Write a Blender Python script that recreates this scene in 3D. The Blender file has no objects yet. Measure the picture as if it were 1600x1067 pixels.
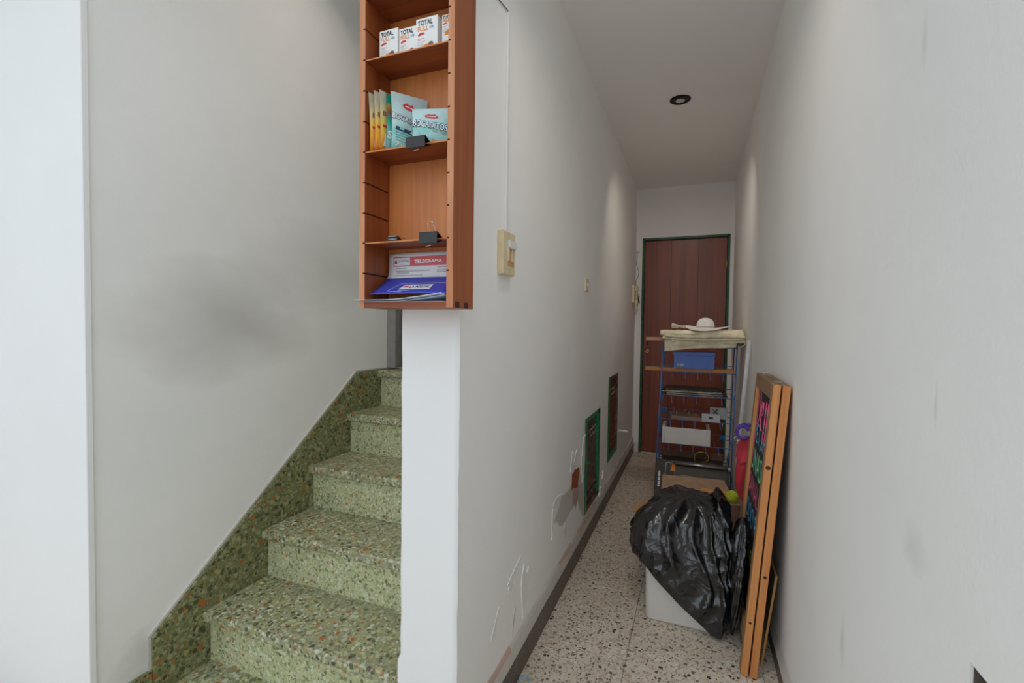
import bpy, bmesh, math, random
from mathutils import Vector, Matrix, noise

random.seed(7)
scene = bpy.context.scene
COL = scene.collection

# ------------------------------------------------------------------ camera
# 1600x1067 frame, ~16.5 mm lens, looking 21 degrees left of the corridor axis
CX, CY = 800.0, 533.5
VX, VY = Vector((-1069.0, 487.0)), Vector((1087.0, 515.0))      # vanishing points of the across / along directions
F_PX = math.sqrt(-((VX.x - CX) * (VY.x - CX) + (VX.y - CY) * (VY.y - CY)))
ex = -Vector((VX.x - CX, VX.y - CY, F_PX)).normalized()
ey = Vector((VY.x - CX, VY.y - CY, F_PX)).normalized()
ez = ex.cross(ey)
cam_data = bpy.data.cameras.new('camera')
cam = bpy.data.objects.new('camera', cam_data)
COL.objects.link(cam)
cam_data.sensor_fit = 'HORIZONTAL'
cam_data.sensor_width = 36.0
cam_data.lens = F_PX / 1600.0 * 36.0
cam_data.clip_start = 0.02
cam.matrix_world = Matrix(((ex[0], -ex[1], -ex[2], 0.0),
                           (ey[0], -ey[1], -ey[2], 0.0),
                           (ez[0], -ez[1], -ez[2], 1.2),
                           (0, 0, 0, 1)))
scene.camera = cam

# ------------------------------------------------------------------ daylight (overcast sky behind the open entrance) and exposure
world = bpy.data.worlds.new('overcast_sky')
scene.world = world
world.use_nodes = True
bg = world.node_tree.nodes['Background']
bg.inputs[0].default_value = (0.84, 0.92, 1.0, 1)
bg.inputs[1].default_value = 1.0
scene.view_settings.view_transform = 'Standard'
scene.view_settings.look = 'None'
scene.view_settings.gamma = 1.0
scene.view_settings.use_curve_mapping = False
scene.view_settings.exposure = 0.58
SPOT_W = 1.25
scene.cycles.max_bounces = 16
scene.cycles.diffuse_bounces = 12

# ------------------------------------------------------------------ materials
def lin(h):
    h = h.lstrip('#')
    out = []
    for i in (0, 2, 4):
        c = int(h[i:i + 2], 16) / 255.0
        out.append(c / 12.92 if c <= 0.04045 else ((c + 0.055) / 1.055) ** 2.4)
    return (*out, 1.0)

class NT:
    def __init__(self, name, rough=0.5, **kw):
        self.m = bpy.data.materials.new(name)
        self.m.use_nodes = True
        self.t = self.m.node_tree
        self.p = self.t.nodes['Principled BSDF']
        self.p.inputs['Roughness'].default_value = rough
        for k, v in kw.items():
            self.p.inputs[k.replace('_', ' ')].default_value = v
    def n(self, typ, **kw):
        nd = self.t.nodes.new(typ)
        for k, v in kw.items():
            if k.startswith('i_'):
                key = k[2:]
                nd.inputs[int(key) if key.isdigit() else key.replace('_', ' ')].default_value = v
            else:
                setattr(nd, k, v)
        return nd
    def l(self, a, b):
        self.t.links.new(a, b)
    def coord(self, scale=(1, 1, 1), rot=(0, 0, 0), obj=True):
        tc = self.n('ShaderNodeTexCoord')
        mp = self.n('ShaderNodeMapping')
        mp.inputs['Scale'].default_value = scale
        mp.inputs['Rotation'].default_value = rot
        self.l(tc.outputs['Object' if obj else 'Generated'], mp.inputs['Vector'])
        return mp.outputs[0]
    def noise(self, vec, scale, detail=4, rough=0.55, dist=0.0):
        nd = self.n('ShaderNodeTexNoise')
        nd.inputs['Scale'].default_value = scale
        nd.inputs['Detail'].default_value = detail
        nd.inputs['Roughness'].default_value = rough
        nd.inputs['Distortion'].default_value = dist
        self.l(vec, nd.inputs['Vector'])
        return nd.outputs['Fac']
    def ramp(self, fac, stops, interp='LINEAR'):
        nd = self.n('ShaderNodeValToRGB')
        cr = nd.color_ramp
        cr.interpolation = interp
        while len(cr.elements) < len(stops):
            cr.elements.new(0.5)
        for e, (pos, c) in zip(cr.elements, stops):
            e.position = pos
            e.color = c if not isinstance(c, (int, float)) else (c, c, c, 1)
        self.l(fac, nd.inputs[0])
        return nd.outputs[0]
    def mix(self, fac, a, b, mode='MIX'):
        nd = self.n('ShaderNodeMix', data_type='RGBA', blend_type=mode)
        for v, i in ((fac, 0), (a, 6), (b, 7)):
            if isinstance(v, (int, float)):
                nd.inputs[i].default_value = v
            elif isinstance(v, tuple):
                nd.inputs[i].default_value = v
            else:
                self.l(v, nd.inputs[i])
        return nd.outputs[2]
    def math(self, op, a, b=0.0):
        nd = self.n('ShaderNodeMath', operation=op)
        for v, i in ((a, 0), (b, 1)):
            if isinstance(v, (int, float)):
                nd.inputs[i].default_value = v
            else:
                self.l(v, nd.inputs[i])
        return nd.outputs[0]
    def color(self, sock):
        if isinstance(sock, tuple):
            self.p.inputs['Base Color'].default_value = sock
        else:
            self.l(sock, self.p.inputs['Base Color'])
        return self
    def bump(self, h, strength=0.2, dist=0.01):
        b = self.n('ShaderNodeBump')
        b.inputs['Strength'].default_value = strength
        b.inputs['Distance'].default_value = dist
        self.l(h, b.inputs['Height'])
        self.l(b.outputs[0], self.p.inputs['Normal'])
        return self

def flat(name, hexc, rough=0.5, var=0.06, scale=30, **kw):
    """plain coloured surface with slight procedural mottling"""
    t = NT(name, rough, **kw)
    c = lin(hexc)
    v = t.coord()
    f = t.noise(v, scale, 3)
    d = tuple(max(0, x * (1 - var * 2)) for x in c[:3]) + (1,)
    e = tuple(min(1, x * (1 + var)) for x in c[:3]) + (1,)
    t.color(t.ramp(f, [(0.3, d), (0.7, e)]))
    return t.m

def plaster(name, hexc, hexd, stain=None, bump=0.25, grime=0.0):
    t = NT(name, 0.75)
    t.p.inputs['Specular IOR Level'].default_value = 0.25
    v = t.coord()
    big = t.noise(v, 1.6, 5, 0.6, 0.4)
    c = t.ramp(big, [(0.3, lin(hexd)), (0.68, lin(hexc))])
    if stain:
        for (loc, size, col, amt) in stain:
            mp = t.n('ShaderNodeMapping', vector_type='POINT')
            mp.inputs['Location'].default_value = tuple(-l / s for l, s in zip(loc, size))
            mp.inputs['Scale'].default_value = tuple(1 / s for s in size)
            t.l(v, mp.inputs['Vector'])
            nz = t.n('ShaderNodeTexNoise')
            nz.inputs['Scale'].default_value = 1.5
            nz.inputs['Detail'].default_value = 4
            t.l(mp.outputs[0], nz.inputs['Vector'])
            ln = t.n('ShaderNodeVectorMath', operation='LENGTH')
            t.l(mp.outputs[0], ln.inputs[0])
            f = t.math('ADD', ln.outputs['Value'], t.math('MULTIPLY', t.math('SUBTRACT', nz.outputs['Fac'], 0.5), 0.9))
            m = t.ramp(f, [(0.15, amt), (1.0, 0.0)])
            c = t.mix(m, c, lin(col))
    fine = t.noise(v, 140, 4, 0.6)
    mid = t.noise(v, 18, 5, 0.6)
    h = t.math('ADD', t.math('MULTIPLY', fine, 0.35), t.math('MULTIPLY', mid, 1.0))
    t.color(c)
    t.bump(h, bump, 0.006)
    return t.m

def terrazzo(name, base, chips, scale, rough=0.35, cover=0.34, tint=None):
    """chips: list of (ramp position, hex): voronoi cells, each one coloured by its random id"""
    t = NT(name, rough)
    v = t.coord()
    warp = t.n('ShaderNodeTexNoise')
    warp.inputs['Scale'].default_value = scale * 0.6
    t.l(v, warp.inputs['Vector'])
    off = t.n('ShaderNodeVectorMath', operation='MULTIPLY_ADD')
    t.l(warp.outputs['Color'], off.inputs[0])
    off.inputs[1].default_value = (0.012, 0.012, 0.012)
    t.l(v, off.inputs[2])
    out = None
    for s, thr, seedoff in ((scale, cover, 0.0), (scale * 2.1, cover + 0.10, 3.1)):
        mp = t.n('ShaderNodeMapping')
        mp.inputs['Location'].default_value = (seedoff, seedoff * 2, seedoff)
        t.l(off.outputs[0], mp.inputs['Vector'])
        vo = t.n('ShaderNodeTexVoronoi', feature='F1')
        vo.inputs['Scale'].default_value = s
        t.l(mp.outputs[0], vo.inputs['Vector'])
        sep = t.n('ShaderNodeSeparateColor')
        t.l(vo.outputs['Color'], sep.inputs[0])
        col = t.ramp(sep.outputs[0], [(p, lin(c)) for p, c in chips], 'CONSTANT')
        msk = t.math('LESS_THAN', vo.outputs['Distance'], t.math('ADD', t.math('MULTIPLY', sep.outputs[1], 0.32), thr - 0.16))
        if out is None:
            nz = t.noise(v, 9, 4)
            basec = t.ramp(nz, [(0.3, lin(base[0])), (0.7, lin(base[1]))])
            fine = (col, msk)
            out = basec
            first = (col, msk)
        else:
            out = t.mix(msk, out, col)
            out = t.mix(first[1], out, first[0])
    if tint:
        nz2 = t.noise(v, 2.5, 5, 0.65)
        out = t.mix(t.ramp(nz2, [(0.42, 0.0), (0.75, tint[1])]), out, lin(tint[0]))
    t.color(out)
    t.bump(t.noise(v, 60, 3), 0.05, 0.003)
    return t.m

def wood(name, dark, light, axis='Z', scale=1.0, rough=0.45, contrast=(0.35, 0.7), coat=0.0):
    t = NT(name, rough)
    st = {'X': (1.2, 22, 22), 'Y': (22, 1.2, 22), 'Z': (22, 22, 1.2)}[axis]
    v = t.coord(tuple(s * scale for s in st))
    g = t.noise(v, 1.0, 6, 0.65, 0.7)
    v2 = t.coord(tuple((s * 6 if s > 5 else s * 2) * scale for s in st))
    g2 = t.noise(v2, 1.0, 3, 0.6)
    f = t.math('ADD', t.math('MULTIPLY', g, 0.75), t.math('MULTIPLY', g2, 0.25))
    t.color(t.ramp(f, [(contrast[0], lin(dark)), (contrast[1], lin(light))]))
    t.bump(g2, 0.08, 0.002)
    if coat:
        t.p.inputs['Coat Weight'].default_value = coat
        t.p.inputs['Coat Roughness'].default_value = 0.25
    return t.m

M = {}
M['wall_stair'] = plaster('wall_paint_stair', '#f4f3f0', '#edece9',
                          stain=[((-1.6, 1.22, 1.20), (0.4, 0.42, 0.24), '#97938d', 0.42),
                                 ((-1.6, 1.75, 1.45), (0.4, 0.50, 0.22), '#a09a92', 0.25),
                                 ((-1.6, 0.95, 0.14), (0.3, 0.12, 0.10), '#b5b4b0', 0.6)])
M['wall'] = plaster('wall_paint', '#f4f3f1', '#eeedeb')
M['wall_right'] = plaster('wall_paint_right', '#f4f4f2', '#eeeeec',
                          stain=[((0.3, 0.85, 0.88), (0.3, 0.05, 0.04), '#d8d8d4', 0.5),
                                 ((0.3, 1.17, 0.54), (0.3, 0.02, 0.06), '#b9b8b4', 0.35),
                                 ((0.3, 0.80, 1.10), (0.3, 0.006, 0.035), '#b9b8b4', 0.35),
                                 ((0.3, 0.88, 1.63), (0.3, 0.012, 0.05), '#c5c4bf', 0.3)])
M['pillar'] = plaster('pillar_paint', '#f0f0ef', '#ececeb', bump=0.12)
M['ceiling'] = plaster('ceiling_paint', '#f2f0ed', '#eeece9', bump=0.05)
M['bare'] = plaster('bare_plaster', '#d2cec7', '#bdb7af', bump=0.6)
M['flake'] = plaster('paint_flake_white', '#ecebe8', '#dddbd7', bump=0.3)
M['brick'] = flat('brick_clay', '#a3532f', 0.9, 0.2, 60)
M['pinkish'] = plaster('pink_render', '#c9aa9b', '#b09c92', bump=0.6)
GREEN = [(0.0, '#5d6446'), (0.10, '#a2a880'), (0.24, '#8f9566'), (0.38, '#b8bc98'), (0.50, '#8a8a62'), (0.62, '#c9cdb4'),
         (0.72, '#a59d6c'), (0.82, '#767a58'), (0.885, '#4c4b36'), (0.92, '#b05f2a'), (0.95, '#c3b681'), (0.975, '#8c9a92')]
M['tread'] = terrazzo('green_terrazzo_tread', ('#96957a', '#a8a68a'), GREEN, 62, 0.42, 0.46, tint=('#9a917c', 0.40))
M['riser'] = terrazzo('green_terrazzo_riser', ('#b4b88f', '#c3c5a0'),
                      [(0.0, '#858b63'), (0.12, '#bcc298'), (0.30, '#a9ae80'), (0.46, '#d0d4b6'), (0.60, '#b5b58c'), (0.74, '#c8c496'),
                       (0.85, '#8e9474'), (0.92, '#b8703c'), (0.945, '#6d6d4e'), (0.965, '#d6cfa8')], 78, 0.5, 0.46)
M['skirt'] = terrazzo('green_terrazzo_skirting', ('#747552', '#838360'),
                      [(0.0, '#4f5538'), (0.14, '#7d8259'), (0.34, '#8c8f66'), (0.52, '#6c7049'), (0.68, '#9a9c78'),
                       (0.80, '#80774a'), (0.88, '#454730'), (0.935, '#a96230'), (0.965, '#a39a66')], 60, 0.4, 0.46)
FLOORC = [(0.0, '#6a5f54'), (0.08, '#dcd2c3'), (0.26, '#cbbdac'), (0.44, '#e8dfd2'), (0.56, '#b9aa97'), (0.70, '#d8c9b5'),
          (0.83, '#38322c'), (0.90, '#e6dfd4'), (0.95, '#a87d60'), (0.97, '#93897e')]
M['floor'] = terrazzo('beige_terrazzo_floor', ('#dccfbc', '#e6dac9'), FLOORC, 75, 0.38, 0.42, tint=('#b0a18e', 0.45))
M['grout'] = flat('grout', '#7b7067', 0.9)
M['base_dark'] = terrazzo('brown_terrazzo_baseboard', ('#5a4c42', '#655a4f'),
                          [(0.0, '#3a302a'), (0.35, '#6b5d51'), (0.6, '#4a3f37'), (0.8, '#7c6e60'), (0.92, '#2a2421')], 90, 0.4)
M['pave'] = flat('pavement_concrete', '#a9a7a2', 0.9)
M['mahogany'] = wood('mahogany_door', '#662a1a', '#9c4f31', 'Z', 0.6, 0.38, (0.3, 0.72), 0.15)
M['green_metal'] = flat('green_enamel', '#23593f', 0.4, 0.2, 40)
M['green_bright'] = flat('green_enamel_bright', '#24845a', 0.4, 0.2, 60)
M['rust'] = flat('rusty_brown_enamel', '#6e5445', 0.6, 0.4, 25)
M['rust_red'] = flat('red_brown_enamel', '#7d4638', 0.55, 0.3, 25)
M['grey_door'] = flat('grey_door_paint', '#8c8a87', 0.5)
M['grey_dark'] = flat('dark_grey_gap', '#3f3c3a', 0.7)
M['cedar'] = wood('cedar_side', '#76371a', '#b06334', 'Z', 0.9, 0.42, (0.3, 0.72))
M['cedar_back'] = wood('cedar_back', '#b5632f', '#e09250', 'Z', 1.4, 0.45, (0.25, 0.75))
M['cedar_edge'] = wood('cedar_edge', '#b0663c', '#d89a6e', 'Z', 1.2, 0.45)
M['cedar_shelf'] = wood('cedar_shelf', '#74341a', '#a85a30', 'X', 1.0, 0.45)
M['cedar_dark'] = flat('dark_joint_wood', '#3a1a10', 0.5)
M['groove'] = flat('groove_shade_seam_wood', '#2a130b', 0.9)  # dark tone for painted notch shade, also for door veneer seams
M['white_plastic'] = flat('white_plastic', '#e6e6e4', 0.35, 0.02)
M['bin_white'] = flat('white_bin_plastic', '#e4e1dc', 0.4, 0.02, 8)
M['beige_plastic'] = flat('beige_plastic', '#d8c7a3', 0.4, 0.04)
M['ivory_plastic'] = flat('ivory_plastic', '#ddd3bd', 0.4, 0.03)
M['pale_plastic'] = flat('pale_clear_plastic', '#dcdcd8', 0.15, 0.02)
M['card_white'] = flat('white_card', '#ecebe8', 0.5, 0.01)
M['black_ink'] = flat('black_ink', '#25272a', 0.6, 0.0)
M['orange_ink'] = flat('orange_ink', '#e88a2e', 0.6, 0.0)
M['blue_ink'] = flat('light_blue_ink', '#64aecf', 0.6, 0.0)
M['navy_ink'] = flat('navy_ink', '#283a63', 0.6, 0.0)
M['red_ink'] = flat('red_ink', '#d22b3c', 0.55, 0.0)
M['grey_ink'] = flat('grey_ink', '#9b989c', 0.6, 0.0)
M['brown_ink'] = flat('brown_ink', '#8a5a52', 0.6, 0.1)
M['white_ink'] = flat('white_ink', '#f2f3f2', 0.5, 0.0)
M['tan_ink'] = flat('tan_ink', '#c99a75', 0.5, 0.1)

def foil(name, stops, z0, z1):
    t = NT(name, 0.32)
    tc = t.n('ShaderNodeTexCoord')
    sp = t.n('ShaderNodeSeparateXYZ')
    t.l(tc.outputs['Object'], sp.inputs[0])
    wob = t.noise(t.coord(), 18, 3)
    f = t.math('ADD', t.math('DIVIDE', t.math('SUBTRACT', sp.outputs[2], z0), z1 - z0), t.math('MULTIPLY', t.math('SUBTRACT', wob, 0.5), 0.12))
    t.color(t.ramp(f, [(p, lin(c)) for p, c in stops]))
    t.bump(t.noise(t.coord(), 45, 4, 0.6, 1.0), 0.35, 0.004)
    return t.m
M['foil_teal'] = foil('teal_foil', [(0.0, '#5cbcae'), (0.2, '#a4d3cd'), (0.36, '#7cc7bc'), (0.5, '#b4d6d3'), (1.0, '#bdd3d3')], 0, 0.13)
M['foil_green'] = foil('green_foil', [(0.0, '#a9cfd0'), (0.45, '#5fb7ab'), (0.6, '#2a9d8a'), (0.72, '#8a5340'), (0.86, '#c4a03c'), (0.9, '#21a183'), (1.0, '#1f9a86')], 0, 0.13)
M['foil_yellow'] = foil('yellow_foil', [(0.0, '#e8871f'), (0.16, '#f0a63a'), (0.5, '#f0c95e'), (0.72, '#dfd0a0'), (0.86, '#d8d0b4'), (1.0, '#d6d0b8')], 0, 0.14)
M['clip_black'] = flat('black_steel', '#1b1c1e', 0.35, 0.05, 40)
M['chrome'] = flat('bright_wire', '#c9c9c7', 0.2, 0.0, 40, Metallic=1.0)
M['paper'] = flat('leaflet_paper', '#e6e5ea', 0.4, 0.01)
M['paper_red'] = flat('leaflet_red', '#d9575c', 0.4, 0.02)
M['paper_blue'] = flat('leaflet_blue', '#3f49b8', 0.3, 0.03)
M['paper_pale'] = flat('leaflet_pale_blue', '#b9cde4', 0.35, 0.05)
M['rack_blue'] = flat('blue_coated_wire', '#4585cc', 0.4, 0.1)
M['clip_blue'] = flat('blue_plastic_clip', '#3d80cc', 0.35, 0.05)
M['board_orange'] = wood('orange_board_edge', '#b5733a', '#d99a58', 'X', 1.0, 0.5)
M['board_grey'] = wood('grey_board_face', '#8d8276', '#a79c8f', 'X', 1.0, 0.6)
M['board_pink'] = wood('pink_board', '#c49176', '#dcab90', 'X', 1.0, 0.6)
M['cream_cloth'] = flat('cream_cloth', '#f4e9cc', 0.85, 0.12, 14)
M['white_cloth'] = flat('white_cloth', '#f0eeec', 0.85, 0.04, 20)
M['offwhite_cloth'] = flat('offwhite_cloth', '#d6cfc2', 0.85, 0.08, 20)
M['shoebox'] = flat('blue_shoebox', '#4a70c8', 0.3, 0.06, 12)
M['news_dark'] = flat('dark_newsprint', '#3c3733', 0.6, 0.6, 60)
M['news_white'] = flat('white_newsprint', '#c9c2b4', 0.7, 0.2, 60)
M['news_yellow'] = flat('yellow_newsprint', '#c9962a', 0.6, 0.2, 60)
M['block_brown'] = wood('brown_block', '#7d675c', '#9c8576', 'X', 1.0, 0.6)
M['screw'] = flat('dull_screw', '#a8a39a', 0.35, 0.1, 60, Metallic=0.8)
M['grey_metal'] = flat('pale_grey_metal', '#c4c8cb', 0.4, 0.05)
M['carton'] = flat('brown_cardboard', '#bd9c80', 0.8, 0.08, 16)
M['carton_light'] = flat('tan_cardboard', '#c79a6b', 0.8, 0.06, 16)
M['carton_orange'] = flat('orange_cardboard', '#dfa05a', 0.75, 0.05, 16)
M['carton_dark'] = flat('dark_cardboard', '#8a6a55', 0.85, 0.1, 16)
M['black_card'] = flat('black_printed_carton', '#2b2a28', 0.45, 0.15, 10)
M['charcoal_card'] = flat('charcoal_print', '#4a443d', 0.45, 0.15, 20)
M['tape_yellow'] = flat('yellow_edge', '#d9a92a', 0.5)
M['leather'] = flat('black_leather', '#454543', 0.45, 0.1)
M['silver'] = flat('brushed_tube', '#b7b7b4', 0.28, 0.05, 40, Metallic=0.9)
M['ball'] = flat('lime_felt', '#c6d22c', 0.9, 0.08, 80)
M['pole'] = flat('white_enamel_pole', '#e0e1e1', 0.35, 0.05)
M['purple'] = flat('purple_webbing', '#6a46b8', 0.7, 0.15, 60)
M['red_strap'] = flat('red_webbing', '#dc3c4c', 0.6, 0.08, 30)
M['pine'] = wood('pine_stile', '#c07338', '#e5a868', 'Z', 0.55, 0.45, (0.3, 0.75))
M['pine_shaded'] = wood('shaded_pine', '#8a6a4c', '#b08a64', 'Z', 0.8, 0.7)  # shade of the sideways stile faces put into the wood tone
M['pine_rail'] = wood('shaded_pine_rail', '#7d6148', '#a5835f', 'Y', 0.8, 0.7)  # rails darkened throughout, their shade painted into the colour
M['knot'] = flat('pine_knot', '#4a2816', 0.6, 0.3, 120)
M['slate'] = flat('black_chalkboard', '#2b2927', 0.75, 0.15, 20)
M['chalk_pink'] = flat('pink_chalk', '#ff6a98', 0.9, 0.1, 200)
M['chalk_blue'] = flat('blue_chalk', '#62bdf0', 0.9, 0.1, 200)
M['chalk_green'] = flat('green_chalk', '#90f0c0', 0.9, 0.1, 200)
M['chalk_yellow'] = flat('yellow_chalk', '#f0ee80', 0.9, 0.1, 200)
M['mdf'] = flat('mdf_board', '#8a7a5c', 0.8, 0.08, 20)
M['mdf_edge'] = flat('mdf_edge', '#c89a5a', 0.8, 0.06, 40)
M['panel_grey'] = flat('pale_grey_panel', '#b9bdc0', 0.4, 0.04)
M['lamp_dark'] = flat('dark_bronze', '#1c1512', 0.3, 0.1, 40, Metallic=0.6)
M['lamp_glass'] = flat('frosted_lamp_glass', '#cfc7bd', 0.3, 0.02)
M['brass'] = flat('brass', '#c9ae6a', 0.3, 0.1, 40, Metallic=0.7)
M['wire_grey'] = flat('thin_grey_wire', '#6d6862', 0.6)
M['skyblue_tie'] = flat('pale_blue_ribbon', '#9fc4de', 0.4, 0.05)
M['niche'] = wood('dark_niche_wood', '#2a231d', '#4d443a', 'Y', 1.0, 0.6)

def bag_plastic():
    t = NT('black_bag_plastic', 0.20)
    t.p.inputs['Specular IOR Level'].default_value = 0.9
    v = t.coord()
    w = t.noise(v, 5.5, 2, 0.45, 0.9)
    r = t.math('POWER', t.math('SUBTRACT', 1.0, t.math('MULTIPLY', t.math('ABSOLUTE', t.math('SUBTRACT', w, 0.5)), 2.0)), 5.0)
    w2 = t.noise(v, 15, 2, 0.45, 1.0)
    r2 = t.math('POWER', t.math('SUBTRACT', 1.0, t.math('MULTIPLY', t.math('ABSOLUTE', t.math('SUBTRACT', w2, 0.5)), 2.0)), 4.0)
    h = t.math('ADD', t.math('MULTIPLY', r, 1.0), t.math('MULTIPLY', r2, 0.35))
    t.color(t.ramp(w2, [(0.3, lin('#0c0d0e')), (0.7, lin('#15161a'))]))
    t.bump(h, 0.45, 0.010)
    return t.m
M['bag'] = bag_plastic()

# ------------------------------------------------------------------ mesh helpers (all shapes are given in world metres)
WM = {}          # world matrix of every object that may have children

def bm_new():
    return bmesh.new()

def box(bm, x0, x1, y0, y1, z0, z1, mi=0, mat=None):
    r = bmesh.ops.create_cube(bm, size=1.0)
    vs = r['verts']
    for v in vs:
        v.co = Vector(((x0 + x1) / 2 + v.co.x * (x1 - x0), (y0 + y1) / 2 + v.co.y * (y1 - y0), (z0 + z1) / 2 + v.co.z * (z1 - z0)))
        if mat is not None:
            v.co = mat @ v.co
    fs = {f for v in vs for f in v.link_faces}
    for f in fs:
        f.material_index = mi
    return vs, fs

def bevel(bm, w, seg=2, edges=None):
    bmesh.ops.bevel(bm, geom=list(edges or bm.edges), offset=w, segments=seg, affect='EDGES', profile=0.5)

def tube(bm, pts, r, seg=8, cap=True, closed=False):
    pts = [Vector(p) for p in pts]
    n = len(pts)
    rr = r if isinstance(r, (list, tuple)) else [r] * n
    rings = []
    up = None
    for i, p in enumerate(pts):
        if closed:
            d = pts[(i + 1) % n] - pts[i - 1]
        else:
            d = pts[min(i + 1, n - 1)] - pts[max(i - 1, 0)]
        d.normalize()
        if up is None:
            up = Vector((0, 0, 1)) if abs(d.z) < 0.9 else Vector((1, 0, 0))
        s = d.cross(up)
        s.normalize()
        up = s.cross(d)
        rings.append([bm.verts.new(p + (s * math.cos(a) + up * math.sin(a)) * rr[i])
                      for a in (2 * math.pi * k / seg for k in range(seg))])
    for i in range(n if closed else n - 1):
        a, b = rings[i], rings[(i + 1) % n]
        for k in range(seg):
            f = bm.faces.new((a[k], a[(k + 1) % seg], b[(k + 1) % seg], b[k]))
            f.smooth = True
    if cap and not closed:
        bm.faces.new(rings[0][::-1])
        bm.faces.new(rings[-1])

def lathe(bm, prof, centre=(0, 0, 0), axis='Z', seg=24, mat=None):
    """prof: list of (radius, height)"""
    c = Vector(centre)
    rings = []
    for r, h in prof:
        ring = []
        for k in range(seg):
            a = 2 * math.pi * k / seg
            u, w = r * math.cos(a), r * math.sin(a)
            p = {'Z': Vector((u, w, h)), 'X': Vector((h, u, w)), 'Y': Vector((w, h, u))}[axis]
            p = c + (mat @ p if mat is not None else p)
            ring.append(bm.verts.new(p))
        rings.append(ring)
    for a, b in zip(rings, rings[1:]):
        for k in range(seg):
            f = bm.faces.new((a[k], a[(k + 1) % seg], b[(k + 1) % seg], b[k]))
            f.smooth = True
    bm.faces.new(rings[0][::-1])
    bm.faces.new(rings[-1])

def prism(bm, poly, axis, a, b):
    """poly in the two axes other than `axis` (order xyz), extruded from a to b"""
    def p(q, t):
        return {'X': (t, q[0], q[1]), 'Y': (q[0], t, q[1]), 'Z': (q[0], q[1], t)}[axis]
    lo = [bm.verts.new(p(q, a)) for q in poly]
    hi = [bm.verts.new(p(q, b)) for q in poly]
    n = len(poly)
    bm.faces.new(lo)
    bm.faces.new(hi[::-1])
    for i in range(n):
        bm.faces.new((lo[i], hi[i], hi[(i + 1) % n], lo[(i + 1) % n]))

def grid(bm, fn, nu, nv, smooth=True, thick=0.0, flip=False):
    """fn(u,v) -> point, u,v in 0..1; optional thickness along the surface normal"""
    vs = [[bm.verts.new(fn(i / nu, j / nv)) for j in range(nv + 1)] for i in range(nu + 1)]
    fs = []
    for i in range(nu):
        for j in range(nv):
            q = (vs[i][j], vs[i + 1][j], vs[i + 1][j + 1], vs[i][j + 1])
            f = bm.faces.new(q[::-1] if flip else q)
            f.smooth = smooth
            fs.append(f)
    if thick:
        bm.normal_update()
        bmesh.ops.solidify(bm, geom=fs, thickness=thick)
    return vs

def smooth_all(bm):
    for f in bm.faces:
        f.smooth = True

def finish(name, bm, mats, parent=None, origin=None, label=None, cat=None, group=None, kind=None, autosmooth=None):
    """one mesh object; geometry was written in world coordinates"""
    bmesh.ops.recalc_face_normals(bm, faces=list(bm.faces))
    if parent is not None:
        inv = WM[parent].inverted()
        bm.transform(inv)
        wm = WM[parent]
    else:
        if origin is None:
            xs = [v.co for v in bm.verts]
            mn = [min(c[i] for c in xs) for i in range(3)]
            mx = [max(c[i] for c in xs) for i in range(3)]
            origin = ((mn[0] + mx[0]) / 2, (mn[1] + mx[1]) / 2, mn[2])
        wm = Matrix.Translation(origin)
        bm.transform(wm.inverted())
    me = bpy.data.meshes.new(name)
    bm.to_mesh(me)
    bm.free()
    for m in (mats if isinstance(mats, (list, tuple)) else [mats]):
        me.materials.append(M[m] if isinstance(m, str) else m)
    o = bpy.data.objects.new(name, me)
    COL.objects.link(o)
    if parent is not None:
        o.parent = parent
    else:
        o.matrix_world = wm
    WM[o] = wm.copy()
    tag(o, label, cat, group, kind)
    return o

def tag(o, label=None, cat=None, group=None, kind=None):
    for k, v in (('label', label), ('category', cat), ('group', group), ('kind', kind)):
        if v:
            o[k] = v

def thing(name, label, cat, loc, rot=(0, 0, 0), group=None, kind=None):
    o = bpy.data.objects.new(name, None)
    COL.objects.link(o)
    o.empty_display_size = 0.05
    from mathutils import Euler
    wm = Matrix.Translation(loc) @ Euler(rot).to_matrix().to_4x4()
    o.matrix_world = wm
    WM[o] = wm
    tag(o, label, cat, group, kind)
    return o

def text_bm(body, size, origin, xdir, ydir, bold=0.0, wscale=1.0, shear=0.0, align='LEFT', fit=None):
    cu = bpy.data.curves.new('lettering', 'FONT')
    cu.body = body
    cu.size = size
    cu.offset = bold
    cu.shear = shear
    cu.align_x = align
    cu.resolution_u = 3
    ob = bpy.data.objects.new('lettering', cu)
    COL.objects.link(ob)
    dg = bpy.context.evaluated_depsgraph_get()
    me = bpy.data.meshes.new_from_object(ob.evaluated_get(dg))
    bm = bmesh.new()
    bm.from_mesh(me)
    bpy.data.objects.remove(ob)
    bpy.data.curves.remove(cu)
    bpy.data.meshes.remove(me)
    if fit and bm.verts:
        x0 = min(v.co.x for v in bm.verts)
        x1 = max(v.co.x for v in bm.verts)
        wscale = fit / max(1e-6, x1 - x0)
        for v in bm.verts:
            v.co.x -= x0
    o, x, y = Vector(origin), Vector(xdir).normalized(), Vector(ydir).normalized()
    for v in bm.verts:
        v.co = o + x * (v.co.x * wscale) + y * v.co.y
    return bm

def letters(body, size, origin, xdir, ydir, mat, parent, **kw):
    bm = text_bm(body, size, origin, xdir, ydir, **kw)
    return finish('lettering', bm, mat, parent)

def decal(name, pts, mat, parent):
    """flat printed patch: polygon of world points"""
    bm = bm_new()
    bm.faces.new([bm.verts.new(p) for p in pts])
    return finish(name, bm, mat, parent)

def copy_tree(o, parent=None):
    c = o.copy()
    COL.objects.link(c)
    c.parent = parent
    for ch in [x for x in o.children]:
        copy_tree(ch, c)
    return c

def lfin(name, bm, mats, parent, **kw):
    """like finish, for geometry written in the parent's own frame"""
    bm.transform(WM[parent])
    return finish(name, bm, mats, parent, **kw)

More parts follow.
